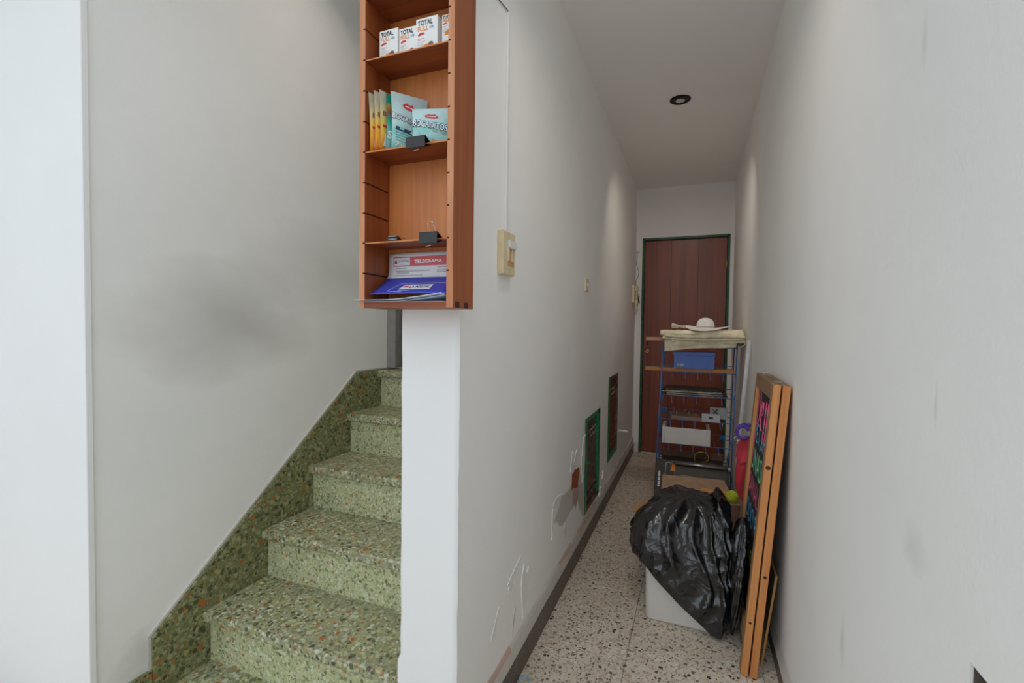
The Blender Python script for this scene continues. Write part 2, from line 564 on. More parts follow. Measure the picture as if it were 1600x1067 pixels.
def lletters(body, size, origin, xdir, ydir, mat, parent, **kw):
    return lfin('lettering', text_bm(body, size, origin, xdir, ydir, **kw), mat, parent)

def ldecal(name, pts, mat, parent):
    bm = bm_new()
    bm.faces.new([bm.verts.new(p) for p in pts])
    return lfin(name, bm, mat, parent)

def rbox(bm, x0, x1, y0, y1, z0, z1, w=0.002, seg=2):
    b2 = bm_new()
    box(b2, x0, x1, y0, y1, z0, z1)
    bevel(b2, w, seg)
    me = bpy.data.meshes.new('tmp')
    b2.to_mesh(me)
    b2.free()
    bm.from_mesh(me)
    bpy.data.meshes.remove(me)

def lerp_list(lst, t):
    """lst: [(t, tuple)] with smooth interpolation"""
    if t <= lst[0][0]:
        return Vector(lst[0][1])
    for (a, pa), (b, pb) in zip(lst, lst[1:]):
        if t <= b:
            k = (t - a) / (b - a)
            k = k * k * (3 - 2 * k)
            return Vector(pa).lerp(Vector(pb), k)
    return Vector(lst[-1][1])

# ================================================================== THE SETTING
O = (0, 0, 0)
XL, XD, XS, XR = -0.551, -0.718, -1.60, 0.306        # corridor side of the divider, its stair side, stair wall, right wall
YP, YE, ZC, ZS = 1.045, 4.67, 2.535, 3.15                      # pillar front, end wall, ceiling
YF = -1.15                                           # open street front behind the camera

def struct(name, bm, mats, parent=None, **kw):
    return finish(name, bm, mats, parent, origin=None if parent else O, kind='structure', **kw)

# floor: grout bed with separate terrazzo tiles
bm = bm_new()
box(bm, -2.7, 0.55, YF, 4.85, -0.12, -0.003)
floor = struct('floor', bm, 'grout')
tile_x = [-2.7, -2.208, -1.808, -1.408, -1.008, -0.608, -0.208, 0.192, XR + 0.01]
ys = [1.75 + 0.4 * k for k in range(-8, 9)]
for i in range(len(tile_x) - 1):
    for j in range(len(ys) - 1):
        x0, x1, y0, y1 = tile_x[i], tile_x[i + 1], ys[j], ys[j + 1]
        y0, y1 = max(y0, YF), min(y1, 4.72)
        if y1 - y0 < 0.02:
            continue
        if x1 <= -0.6 and y1 > 0.73:
            if y0 >= 0.73:
                continue
            y1 = 0.73
        if x1 - x0 < 0.02:
            continue
        bm = bm_new()
        box(bm, x0 + 0.0008, x1 - 0.0008, y0 + 0.0008, y1 - 0.0008, -0.02, 0.0)
        top = [e for e in bm.edges if all(v.co.z > -0.001 for v in e.verts)]
        bevel(bm, 0.0012, 1, top)
        finish('floor_tile', bm, 'floor', floor)
# green landing at the foot of the stairs
bm = bm_new()
box(bm, XS, XD + 0.0, 0.73, 1.20, -0.02, 0.0005)
finish('landing_slab', bm, 'tread', floor)

# street pavement outside
bm = bm_new()
box(bm, -14, 12, -16, YF, -0.2, -0.04)
struct('pavement', bm, 'pave')

# ceiling
bm = bm_new()
box(bm, XD - 0.002, 0.55, 0.90, 4.85, ZC, ZC + 0.12)
box(bm, -2.85, XD - 0.002, 0.50, 2.62, ZS, ZS + 0.12)
struct('ceiling', bm, 'ceiling')

# stair wall (left) and the near jamb standing proud of it
bm = bm_new()
box(bm, XS - 0.15, XS, 0.80, 2.6, -0.1, ZS)
struct('wall_left', bm, 'wall_stair')
bm = bm_new()
box(bm, -2.7, -1.592, 0.784, 0.80, -0.1, ZS)
es = [e for e in bm.edges if all(v.co.x > -1.6 and v.co.y < 0.8 for v in e.verts)]
bevel(bm, 0.003, 2, es)
struct('wall_jamb', bm, 'pillar')
bm = bm_new()
box(bm, -2.85, -2.7, YF, 0.9, -0.1, ZS)
struct('wall_entrance_left', bm, 'wall')

bm = bm_new()  # unseen beam added to block sky from the upper stair wall
box(bm, -2.7, XD - 0.004, 0.50, 0.60, 2.50, ZS)
struct('sky_block_beam', bm, 'wall')

# divider wall between stairs and corridor; its front end is the white pillar; two meter cupboards are let into it
H1 = (2.520, 2.950, 0.160, 0.700)     # y0 y1 z0 z1
H2 = (3.240, 3.660, 0.262, 0.860)
bm = bm_new()
XB = XL - 0.045
box(bm, XD, XB, YP, 4.85, -0.05, ZS)
ycuts = sorted([YP, 4.85, H1[0], H1[1], H2[0], H2[1]])
for a, b in zip(ycuts, ycuts[1:]):
    hole = H1 if abs(a - H1[0]) < 1e-6 else H2 if abs(a - H2[0]) < 1e-6 else None
    if hole:
        box(bm, XB, XL, a, b, -0.05, hole[2])
        box(bm, XB, XL, a, b, hole[3], ZC)
    else:
        box(bm, XB, XL, a, b, -0.05, ZC)
for f in bm.faces:
    if f.calc_center_median().y < YP + 0.001:
        f.material_index = 1
wall_mid = struct('wall_middle', bm, ['wall', 'pillar'])
# painted face of the pillar with its slightly rounded, chipped arrises
bm = bm_new()
def pill(u, v):
    x = XD - 0.002 + (XL - XD + 0.004) * u
    z = -0.02 + (ZC + 0.02) * v
    e = min(u, 1 - u)
    rr = 0.006 * max(0, 1 - e / 0.04) ** 2
    w = 0.0022 * noise.noise(Vector((u * 3, v * 22, 1.7)))
    if u in (0, 1):
        x += 0.0022 * noise.noise(Vector((u * 7, v * 40, 0.3)))
    if u == 0 and v < 0.13:
        x -= 0.008
    return (x, YP - 0.006 + rr + w * 0.4, z)
grid(bm, pill, 24, 120)
finish('pillar_face', bm, 'pillar', wall_mid)

# end wall with door opening
DX0, DX1, DZ = -0.494, 0.274, 2.068
bm = bm_new()
box(bm, -0.75, DX0, YE, YE + 0.15, -0.05, ZC)
box(bm, DX1, 0.55, YE, YE + 0.15, -0.05, ZC)
box(bm, DX0, DX1, YE, YE + 0.15, DZ, ZC)
wall_end = struct('wall_end', bm, 'wall')
bm = bm_new()
box(bm, XL - 0.03, DX0 - 0.003, YE - 0.012, YE, 0, 0.10)
bevel(bm, 0.006, 2)
finish('plinth', bm, 'flake', wall_end)

# right wall with a dark niche near the entrance
NY0, NY1, NZ0, NZ1 = 0.30, 0.692, 0.35, 0.818
bm = bm_new()
box(bm, XR, XR + 0.2, NY1, 4.85, -0.05, ZC)
box(bm, XR, XR + 0.2, YF, NY0, -0.05, ZC)
box(bm, XR, XR + 0.2, NY0, NY1, -0.05, NZ0)
box(bm, XR, XR + 0.2, NY0, NY1, NZ1, ZC)
wall_right = struct('wall_right', bm, 'wall_right')
bm = bm_new()
box(bm, XR + 0.035, XR + 0.05, NY0 + 0.001, NY1 - 0.001, NZ0 + 0.001, NZ1 - 0.001)
finish('niche_back', bm, 'niche', wall_right)
bm = bm_new()
box(bm, XR + 0.003, XR + 0.034, NY1 - 0.02, NY1 - 0.001, NZ0 + 0.002, NZ1 - 0.004)
box(bm, XR + 0.003, XR + 0.034, NY0 + 0.002, NY1 - 0.021, NZ1 - 0.016, NZ1 - 0.004)
finish('niche_frame', bm, 'niche', wall_right)

# baseboards
bm = bm_new()
box(bm, XL, XL + 0.016, YP + 0.01, YE, 0, 0.092)
bevel(bm, 0.002, 1)
struct('baseboard_left', bm, 'base_dark')
bm = bm_new()
def strip(u, v):
    y = YP + 0.005 + (YE - YP - 0.005) * u
    bulge = 0.013 * math.sin(min(1, v * 1.25) * math.pi / 2 + (0 if v < 0.8 else (v - 0.8) * 5 * math.pi / 2))
    nz = noise.noise(Vector((y * 9, v * 3, 0.2)))
    top = 0.146 + 0.006 * nz
    if H1[0] - 0.02 < y < H1[1] + 0.06:
        top = 0.148 + 0.01 * nz
    if v == 0:
        return (XL + 0.015, y, 0.088)
    x = XL + (0.015 * (1 - v) + 0.006 * v) + 0.002 * nz
    if v == 1:
        x = XL - 0.001
    return (x, y, 0.088 + (top - 0.088) * min(1, v * 1.08))
grid(bm, strip, 260, 6)
for f in bm.faces:
    c = f.calc_center_median()
    if c.z > 0.128 and noise.noise(Vector((c.y * 5.3, 0.4, 0.1))) > 0.12:
        f.material_index = 1
struct('trim_1', bm, ['bare', 'pinkish'])
bm = bm_new()
box(bm, XR - 0.015, XR, 0.9, YE, 0, 0.055)
bevel(bm, 0.002, 1)
struct('baseboard_right', bm, 'base_dark')
bm = bm_new()
prism(bm, [(XR - 0.014, 0.054), (XR - 0.011, 0.062), (XR - 0.003, 0.088), (XR + 0.001, 0.094), (XR + 0.001, 0.054)], 'Y', 0.9, YE)
struct('trim_2', bm, 'bare')

# peeling paint, bare plaster and an exposed brick on the damp part of the divider wall
def wall_patch(name, pts, mat, depth, lift=0.0, curl=0.0):
    """irregular patch on the corridor face; pts = (y, z) outline"""
    bm = bm_new()
    depth, lift, curl = depth * 0.55, lift * 0.3, curl * 0.2
    n = len(pts)
    cy, cz = sum(p[0] for p in pts) / n, sum(p[1] for p in pts) / n
    dense = []
    for i in range(n):
        a, b = pts[i], pts[(i + 1) % n]
        for k in range(9):
            t = k / 9
            y, z = a[0] + (b[0] - a[0]) * t, a[1] + (b[1] - a[1]) * t
            j = noise.noise(Vector((y * 60, z * 60, 3.3))) * 0.16 + noise.noise(Vector((y * 170, z * 170, 1.3))) * 0.10
            dense.append((y + (y - cy) * j, z + (z - cz) * j))
    m = len(dense)
    c = bm.verts.new((XL + depth + lift, cy, cz))
    ring1 = [bm.verts.new((XL + depth + lift * 0.6, cy + (p[0] - cy) * 0.6, cz + (p[1] - cz) * 0.6)) for p in dense]
    ring2 = [bm.verts.new((XL + depth + curl * (0.5 + 0.5 * math.sin(i * 0.9)), p[0], p[1])) for i, p in enumerate(dense)]
    ring3 = [bm.verts.new((XL - 0.001 + curl * 0.3, p[0], p[1])) for p in dense]
    for i in range(m):
        k = (i + 1) % m
        bm.faces.new((c, ring1[i], ring1[k]))
        bm.faces.new((ring1[i], ring2[i], ring2[k], ring1[k]))
        bm.faces.new((ring2[i], ring3[i], ring3[k], ring2[k]))
    return finish(name, bm, mat, wall_mid)
wall_patch('bare_patch', [(1.90, 0.42), (1.98, 0.33), (2.06, 0.29), (2.2, 0.30), (2.33, 0.30), (2.40, 0.36), (2.44, 0.47), (2.30, 0.46), (2.2, 0.42), (2.06, 0.43), (1.97, 0.45)], 'bare', 0.0012)
wall_patch('bare_patch', [(2.36, 0.30), (2.5, 0.17), (2.51, 0.33), (2.515, 0.45), (2.46, 0.44), (2.41, 0.42)], 'bare', 0.0014)
wall_patch('exposed_brick', [(2.235, 0.40), (2.36, 0.385), (2.40, 0.44), (2.39, 0.478), (2.25, 0.49)], 'brick', 0.0026)
wall_patch('brick_dust', [(2.26, 0.33), (2.33, 0.28), (2.40, 0.34), (2.38, 0.39), (2.26, 0.395)], 'pinkish', 0.0022)
wall_patch('paint_flake', [(2.42, 0.53), (2.46, 0.37), (2.51, 0.40), (2.515, 0.62), (2.47, 0.60), (2.44, 0.50)], 'flake', 0.006, 0.003, 0.005)
wall_patch('paint_flake', [(2.20, 0.50), (2.25, 0.48), (2.33, 0.50), (2.32, 0.58), (2.27, 0.53), (2.24, 0.60)], 'flake', 0.004, 0.001, 0.005)
wall_patch('paint_flake', [(1.90, 0.44), (1.97, 0.46), (2.05, 0.44), (2.0, 0.40), (1.92, 0.36), (1.90, 0.31)], 'flake', 0.004, 0.001, 0.006)
wall_patch('paint_flake', [(1.39, 0.362), (1.45, 0.385), (1.51, 0.405), (1.512, 0.39), (1.45, 0.35), (1.42, 0.31)], 'flake', 0.004, 0.001, 0.007)
wall_patch('paint_flake', [(1.54, 0.17), (1.585, 0.23), (1.60, 0.33), (1.575, 0.31), (1.545, 0.36), (1.52, 0.29), (1.535, 0.22)], 'flake', 0.005, 0.001, 0.008)
wall_patch('paint_flake', [(1.44, 0.155), (1.455, 0.20), (1.47, 0.25), (1.458, 0.25), (1.44, 0.20)], 'bare', 0.004, 0.001, 0.004)
wall_patch('paint_flake', [(1.26, 0.26), (1.32, 0.33), (1.335, 0.33), (1.285, 0.25)], 'flake', 0.003, 0.001, 0.004)
wall_patch('paint_flake', [(2.12, 0.20), (2.14, 0.25), (2.13, 0.29), (2.11, 0.25)], 'bare', 0.003, 0.0, 0.003)
wall_patch('paint_flake', [(3.05, 0.215), (3.12, 0.205), (3.13, 0.25), (3.07, 0.262)], 'flake', 0.012, 0.01, 0.002)
wall_patch('plaster_chip', [(2.94, 0.13), (3.03, 0.12), (3.05, 0.165), (2.96, 0.185)], 'flake', 0.02, 0.004, 0.0)

# ------------------------------------------------------------------ doors
door = thing('door_1', None, None, (-0.11, YE + 0.05, 0), kind='structure')
bm = bm_new()
for k in range(3):
    w = (DX1 - DX0 - 0.05) / 3
    box(bm, DX0 + 0.025 + w * k, DX0 + 0.025 + w * (k + 1), YE + 0.03, YE + 0.065, 0.008, DZ - 0.024)
finish('door_leaf', bm, 'mahogany', door)
bm = bm_new()
for k in (1, 2):
    w = (DX1 - DX0 - 0.05) / 3
    x = DX0 + 0.025 + w * k
    box(bm, x - 0.0012, x + 0.0012, YE + 0.0292, YE + 0.031, 0.008, DZ - 0.024)
finish('veneer_seam', bm, 'groove', door)
for nm, a in (('door_frame', (DX0, DX0 + 0.022, 0, DZ)), ('door_frame', (DX1 - 0.022, DX1, 0, DZ)), ('door_frame', (DX0, DX1, DZ - 0.022, DZ))):
    bm = bm_new()
    box(bm, a[0], a[1], YE - 0.004, YE + 0.08, a[2], a[3])
    bevel(bm, 0.003, 1)
    finish(nm, bm, 'green_metal', door)
bm = bm_new()
lathe(bm, [(0.020, 0.0), (0.020, -0.003), (0.016, -0.006), (0.009, -0.006), (0.008, -0.001)], (-0.432, YE + 0.03, 0.985), 'Y', 20)
lk = finish('keyhole_plate', bm, 'brass', door)
bm = bm_new()
lathe(bm, [(0.004, -0.0062), (0.004, -0.0072)], (-0.432, YE + 0.03, 0.99), 'Y', 10)
box(bm, -0.434, -0.430, YE + 0.0225, YE + 0.0235, 0.977, 0.990)
finish('keyhole', bm, 'grey_dark', lk)
bm = bm_new()
lathe(bm, [(0.006, 0.0), (0.006, -0.004), (0.002, -0.005)], (-0.43, YE + 0.03, 1.085), 'Y', 12)
box(bm, -0.437, -0.423, YE + 0.026, YE + 0.03, 1.04, 1.11)
finish('old_lock_mark', bm, 'grey_dark', door)
for z in (1.80, 0.3):
    bm = bm_new()
    tube(bm, [(DX1 - 0.024, YE + 0.022, z - 0.045), (DX1 - 0.024, YE + 0.022, z + 0.045)], 0.007, 10)
    finish('hinge', bm, 'brass', door)
bm = bm_new()
box(bm, DX0, DX1, YE - 0.002, YE + 0.12, -0.01, 0.006)
finish('threshold', bm, 'bare', door)
bm = bm_new()
box(bm, DX0, DX1, YE + 0.12, YE + 0.14, 0, DZ)
finish('door_backing', bm, 'grey_dark', door)

door2 = thing('door_2', None, None, (-1.16, 2.25, 0.97), kind='structure')
for a in ((XS + 0.0, XS + 0.055), (XD - 0.055, XD)):
    bm = bm_new()
    box(bm, a[0], a[1], 2.175, 2.26, 0.966, ZS)
    finish('door_frame', bm, 'grey_door', door2)
bm = bm_new()
box(bm, XS + 0.055, XS + 0.085, 2.245, 2.28, 0.966, ZS)
finish('frame_gap', bm, 'grey_dark', door2)
bm = bm_new()
box(bm, XS + 0.08, XD - 0.055, 2.23, 2.27, 0.968, ZS)
finish('door_leaf', bm, 'grey_door', door2)

# ------------------------------------------------------------------ staircase: five green terrazzo steps
stairs = thing('staircase', 'green terrazzo staircase of five steps climbing beside the grey wall', 'staircase', (-1.16, 1.11, 0))
RISE, RUN, Z1, YN, YR = 0.1927, 0.242, 0.188, 1.109, 1.138
for i in range(5):
    zt = Z1 + RISE * i
    yn, yr = YN + RUN * i, YR + RUN * i
    bm = bm_new()
    y1 = yr + RUN + 0.004 if i < 4 else 2.30
    box(bm, XS + 0.012 if i < 4 else XS + 0.0015, XD - 0.0015, yn, y1, zt - 0.036, zt)
    front = [e for e in bm.edges if all(v.co.y < yn + 0.001 for v in e.verts) and abs(e.verts[0].co.x - e.verts[1].co.x) > 0.1]
    bevel(bm, 0.007, 3, front)
    finish('tread', bm, 'tread', stairs)
    bm = bm_new()
    zb = 0.0005 if i == 0 else zt - RISE
    box(bm, XS + 0.012, XD - 0.0015, yr, yr + 0.03, zb, zt - 0.036)
    finish('riser', bm, 'riser', stairs)
# skirting slab against the wall
bm = bm_new()
prism(bm, [(0.948, 0.0005), (0.949, 0.196), (1.919, 0.962), (2.175, 0.962), (2.175, 0.75), (1.30, 0.0005)], 'X', XS + 0.0015, XS + 0.0145)
finish('skirting_slab', bm, 'skirt', stairs)
bm = bm_new()
box(bm, XS + 0.0015, XS + 0.012, 0.803, 0.946, 0.0005, 0.092)
finish('landing_skirting', bm, 'skirt', stairs)
# plaster arris running above the skirting
bm = bm_new()
t = 0.016
prism(bm, [(0.948, 0.092), (0.9478, 0.197), (1.918, 0.9635), (2.17, 0.9635), (2.17, 0.969), (1.915, 0.971), (0.939, 0.202), (0.938, 0.092)], 'X', XS - 0.002, XS + 0.006)
struct('trim_3', bm, 'bare')

# ------------------------------------------------------------------ recessed ceiling spots (one in view, two unseen ones added for their light)
def ceiling_spot(x, y, zc, label, watts, tilt):
    spot = thing('ceiling_spotlight', label, 'light', (x, y, zc))
    bm = bm_new()
    lathe(bm, [(0.030, -0.002), (0.030, -0.006), (0.050, -0.008), (0.058, -0.004), (0.059, 0.0)], (x, y, zc), 'Z', 36)
    finish('ring', bm, 'lamp_dark', spot)
    bm = bm_new()
    lathe(bm, [(0.026, -0.006), (0.025, -0.0085), (0.014, -0.0095), (0.002, -0.0098)], (x, y, zc), 'Z', 28)
    finish('lamp_glass', bm, 'lamp_glass', spot)
    ld = bpy.data.lights.new('added_spot_light', 'AREA')  # lamp in view is off; its warm light is added
    ld.shape = 'DISK'
    ld.size = 0.05
    ld.energy = watts
    ld.color = (1.0, 0.88, 0.77)
    ld.spread = math.radians(100)
    lo = bpy.data.objects.new('added_spot_light', ld)
    COL.objects.link(lo)
    lo.parent = spot
    lo.location = (0, 0, -0.040)
    lo.rotation_euler = (tilt, 0, 0)                      # added light, tilted up the corridor to brighten the far end
ceiling_spot(-0.114, 2.924, ZC, 'round dark recessed spotlight with frosted centre in the corridor ceiling', SPOT_W * 0.85, math.radians(38))
ceiling_spot(-0.114, 1.10, ZC, 'added unseen spotlight in the corridor ceiling near the entrance', SPOT_W * 0.6, math.radians(30))  # unseen lamp added to brighten the near walls
ceiling_spot(-1.16, 1.55, ZS, 'added unseen spotlight in the ceiling over the green stairs', SPOT_W * 0.9, 0.0)  # unseen lamp added for the warm tone on the upper stair wall

# ================================================================== WALL SHELF UNIT ON THE PILLAR
CX0, CX1, CYF, CYB, CZ0, CZ1 = -0.768, -0.510, 0.932, 1.036, 1.243, 2.20
cab = thing('wall_shelf', 'tall narrow reddish-brown wooden shelf unit with notched sides on the white pillar', 'shelf unit', ((CX0 + CX1) / 2, CYB, CZ0))
notch = [1.3265 + 0.0727 * k for k in range(12)]
for side in (0, 1):
    bm = bm_new()
    xa, xb = (CX0, CX0 + 0.010) if side == 0 else (CX1 - 0.010, CX1)
    box(bm, xa, xb, CYF, CYB, CZ0, CZ1)
    xi0, xi1 = (CX0 + 0.010, CX0 + 0.016) if side == 0 else (CX1 - 0.016, CX1 - 0.010)
    zs = [CZ0] + notch + [CZ1]
    for a, b in zip(zs, zs[1:]):
        box(bm, xi0, xi1, CYF, CYB, a + (0.0018 if a != CZ0 else 0), b - (0.0018 if b != CZ1 else 0))
    for f in bm.faces:
        if f.normal.y < -0.9:
            f.material_index = 1
    sp = finish('side_panel', bm, ['cedar', 'cedar_edge'], cab)
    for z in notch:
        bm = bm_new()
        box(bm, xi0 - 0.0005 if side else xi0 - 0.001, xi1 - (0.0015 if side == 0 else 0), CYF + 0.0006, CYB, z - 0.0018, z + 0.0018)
        finish('notch_shade', bm, 'groove', sp)  # dark filler that paints the shade inside each notch
bm = bm_new()
box(bm, CX0 + 0.010, CX1 - 0.010, CYB - 0.006, CYB, CZ0, CZ1)
finish('back_panel', bm, 'cedar_back', cab)
for nm, z0, z1 in (('bottom_panel', CZ0, CZ0 + 0.014), ('top_panel', CZ1 - 0.014, CZ1)):
    bm = bm_new()
    box(bm, CX0 + 0.016, CX1 - 0.016, CYF + 0.001, CYB - 0.006, z0, z1)
    finish(nm, bm, 'cedar_shelf', cab)
SHELF = [notch[1], notch[4], notch[7], notch[9]]
for z in SHELF:
    bm = bm_new()
    box(bm, CX0 + 0.0115, CX1 - 0.0115, CYF + 0.003, CYB - 0.006, z - 0.0016, z + 0.0016)
    for f in bm.faces:
        if f.normal.y < -0.9:
            f.material_index = 1
    finish('shelf_board', bm, ['cedar_shelf', 'cedar_back'], cab)
for y in (0.955, 0.999):
    bm = bm_new()
    box(bm, CX1 - 0.001, CX1 + 0.0006, y - 0.010, y + 0.010, CZ0, CZ0 + 0.014)
    finish('joint_peg', bm, 'cedar_dark', cab)
ST = [z + 0.0016 for z in SHELF]      # tops of the boards

# ------------------------------------------------------------------ white medicine cartons
def carton(x0, w, yf, h, label):
    z0 = ST[2]
    t = thing('product_box', label, 'box', (x0 + w / 2, yf + 0.012, z0), group='white cartons on the top shelf in view')
    bm = bm_new()
    rbox(bm, x0, x0 + w, yf, yf + 0.024, z0 + 0.0001, z0 + h, 0.0006, 1)
    finish('carton_body', bm, 'card_white', t)
    y = yf - 0.0004
    X, Z = (1, 0, 0), (0, 0, 1)
    s = w / 0.054
    zt = z0 + h
    letters('TOTAL', 0.0150 * s, (x0 + 0.0045 * s, y, zt - 0.0155 * s), X, Z, 'black_ink', t, bold=0.0004, fit=0.037 * s)
    letters('FULL', 0.0135 * s, (x0 + 0.0045 * s, y, zt - 0.0270 * s), X, Z, 'orange_ink', t, bold=0.0003, fit=0.027 * s)
    letters('vit', 0.0100 * s, (x0 + 0.033 * s, y, zt - 0.0255 * s), X, Z, 'blue_ink', t, bold=0.0003, fit=0.012 * s)
    def P(pts):
        return [(x0 + a * s, y, zt - b * s) for a, b in pts]
    decal('logo', P([(0.006, 0.038), (0.005, 0.034), (0.011, 0.0305), (0.019, 0.0305), (0.0225, 0.0345), (0.014, 0.0355)]), 'red_ink', t)
    for k in range(2):
        decal('red_print_line', P([(0.005, 0.0435 + k * 0.003), (0.005, 0.0427 + k * 0.003), (0.022 - k * 0.008, 0.0427 + k * 0.003), (0.022 - k * 0.008, 0.0435 + k * 0.003)]), 'red_ink', t)
    for k in range(5):
        decal('print_line', P([(0.005, 0.0505 + k * 0.0036), (0.005, 0.0499 + k * 0.0036), (0.024 - (k % 2) * 0.006, 0.0499 + k * 0.0036), (0.024 - (k % 2) * 0.006, 0.0505 + k * 0.0036)]), 'grey_ink', t)
    decal('orange_glow', P([(0.010, 0.0755), (0.0135, 0.066), (0.022, 0.058), (0.031, 0.056), (0.033, 0.0755)]), 'orange_ink', t)
    bm = bm_new()
    pts = [(0.030, 0.0755), (0.028, 0.068), (0.030, 0.060), (0.0335, 0.0545), (0.039, 0.0530), (0.0435, 0.0560), (0.0445, 0.062), (0.042, 0.066), (0.042, 0.0755)]
    bm.faces.new([bm.verts.new((x0 + a * s, y - 0.0002, zt - b * s)) for a, b in pts])
    finish('dog_picture', bm, 'brown_ink', t)
    return t
carton(-0.7320, 0.0525, 0.960, 0.0765, 'white product box printed TOTAL standing nearest the left notched side')
carton(-0.6755, 0.0510, 0.960, 0.0700, 'shortest white product box printed TOTAL between two taller ones')
carton(-0.6260, 0.0580, 0.956, 0.0790, 'largest white product box printed TOTAL with a gap on its right')
carton(-0.5600, 0.0330, 0.962, 0.0780, 'white product box half hidden behind the right shelf side')

# ------------------------------------------------------------------ snack pouches
def pouch(name, label, loc, w, h, th, yaw, lean, mat, group, roll=0.0):
    t = thing(name, label, 'bag', loc, (lean, roll, yaw), group)
    bm = bm_new()
    def side(sgn):
        def fn(u, v):
            a = math.sin(math.pi * u) ** 0.6
            b = max(0.0, math.sin(math.pi * min(1, max(0, (v - 0.05) / 0.83)))) ** (0.55 if v < 0.45 else 0.55 + 0.6 * (v - 0.45)) * (1.15 - 0.35 * v)
            nz = noise.noise(Vector((u * 4 + loc[0] * 90, v * 5, sgn))) * 0.10 * th
            x = (u - 0.5) * w * (1 - 0.05 * math.sin(math.pi * v))
            return (x, sgn * (th / 2 * a * b + (nz if a * b > 0.2 else 0)) + sgn * 0.0005, h * v)
        return fn
    global POUCH_SURF
    POUCH_SURF = (side(-1), w, h)
    grid(bm, side(-1), 14, 20)
    grid(bm, side(1), 14, 20, flip=True)
    lfin('pouch_body', bm, mat, t)
    return t
Z1s = ST[1]
def conform(o, surf, lift):
    fn, w, h = surf
    me = o.data
    bm = bmesh.new()
    bm.from_mesh(me)
    bmesh.ops.triangulate(bm, faces=list(bm.faces))
    bmesh.ops.subdivide_edges(bm, edges=[e for e in bm.edges if e.calc_length() > 0.006], cuts=2)
    for v in bm.verts:
        u = min(1, max(0, v.co.x / w + 0.5))
        vv = min(1, max(0, v.co.z / h))
        v.co.y = fn(u, vv)[1] - lift
    bm.to_mesh(me)
    bm.free()
def dress(t, surf):
    for k, o in enumerate([c for c in t.children if c.name.split('.')[0] not in ('pouch_body', 'heat_seal')]):
        top = o.name.startswith('logo_text') or 'white_ink' == o.data.materials[0].name
        conform(o, surf, 0.0011 if top else 0.0006)
def front(t, th, w, h, s=1.0, sl=0.20):
    y = -th * 0.60
    X, Z = Vector((1, 0, -sl)).normalized(), Vector((sl * 0.6, 0, 1)).normalized()
    for dx, m, b, yy in ((-0.0002, 'navy_ink', 0.0016, y), (0.0, 'white_ink', 0.0002, y - 0.0005)):
        lletters('BOCADITOS', 0.0165 * s, (-w * 0.46 + dx, yy, h * 0.56), X, Z, m, t, bold=b, fit=w * 0.84)
    lletters('del mar', 0.0085 * s, (w * 0.02, y, h * 0.37), X, Z, 'grey_ink', t, fit=w * 0.36, shear=0.2)
    pts = []
    for k in range(20):
        a = 2 * math.pi * k / 20
        pts.append((-w * 0.02 + w * 0.17 * math.cos(a), y, h * 0.775 + h * 0.055 * math.sin(a) - 0.03 * w * math.cos(a)))
    ldecal('logo', pts, 'red_ink', t)
    ldecal('logo_ears', [(-w * 0.12, y, h * 0.80), (-w * 0.10, y, h * 0.865), (-w * 0.06, y, h * 0.835), (w * 0.02, y, h * 0.83), (w * 0.075, y, h * 0.845), (w * 0.08, y, h * 0.79)], 'red_ink', t)
    ldecal('logo_text_band', [(-w * 0.13, y - 0.0004, h * 0.785), (w * 0.09, y - 0.0004, h * 0.755), (w * 0.09, y - 0.0004, h * 0.772), (-w * 0.13, y - 0.0004, h * 0.80)], 'white_ink', t)
    ldecal('snack_picture', [(-w * 0.05, y, h * 0.02), (w * 0.02, y, h * 0.20), (w * 0.20, y, h * 0.13), (w * 0.36, y, h * 0.02)], 'tan_ink', t)
    return y
pA = pouch('snack_pouch', 'small pale teal snack pouch printed BOCADITOS with black clip before it', (-0.5875, 0.968, Z1s), 0.100, 0.094, 0.018, math.radians(17), -0.06, 'foil_teal', 'snack pouches on the shelf')
SA = POUCH_SURF
front(pA, 0.018, 0.100, 0.094, 1.25)
dress(pA, SA)
pB = pouch('snack_pouch', 'taller teal snack pouch printed BOCADITOS turned towards its small twin', (-0.660, 0.984, Z1s), 0.092, 0.142, 0.015, math.radians(52), -0.03, 'foil_teal', 'snack pouches on the shelf')
SB = POUCH_SURF
y = front(pB, 0.018, 0.094, 0.142, 1.1)
ldecal('banner', [(-0.037, y, 0.052), (-0.034, y, 0.060), (0.012, y, 0.050), (0.013, y, 0.041)], 'navy_ink', pB)
for k in range(4):
    ldecal('print_line', [(-0.036, y, 0.046 - k * 0.006), (-0.036, y, 0.0468 - k * 0.006), (0.01, y, 0.037 - k * 0.006), (0.01, y, 0.0362 - k * 0.006)], 'navy_ink', pB)
lletters('7 un', 0.013, (-0.037, y, 0.014), (1, 0, -0.2), (0.2, 0, 1), 'white_ink', pB, bold=0.0004, fit=0.03)
dress(pB, SB)
pC = pouch('snack_pouch', 'narrow green and teal snack pouch wedged beside the yellow ones', (-0.6905, 0.986, Z1s), 0.084, 0.136, 0.011, math.radians(75), 0.0, 'foil_green', 'snack pouches on the shelf')
lletters('S', 0.026, (-0.040, -0.0085, 0.032), (1, 0, -0.1), (0.1, 0, 1), 'white_ink', pC, bold=0.001)
dress(pC, POUCH_SURF)
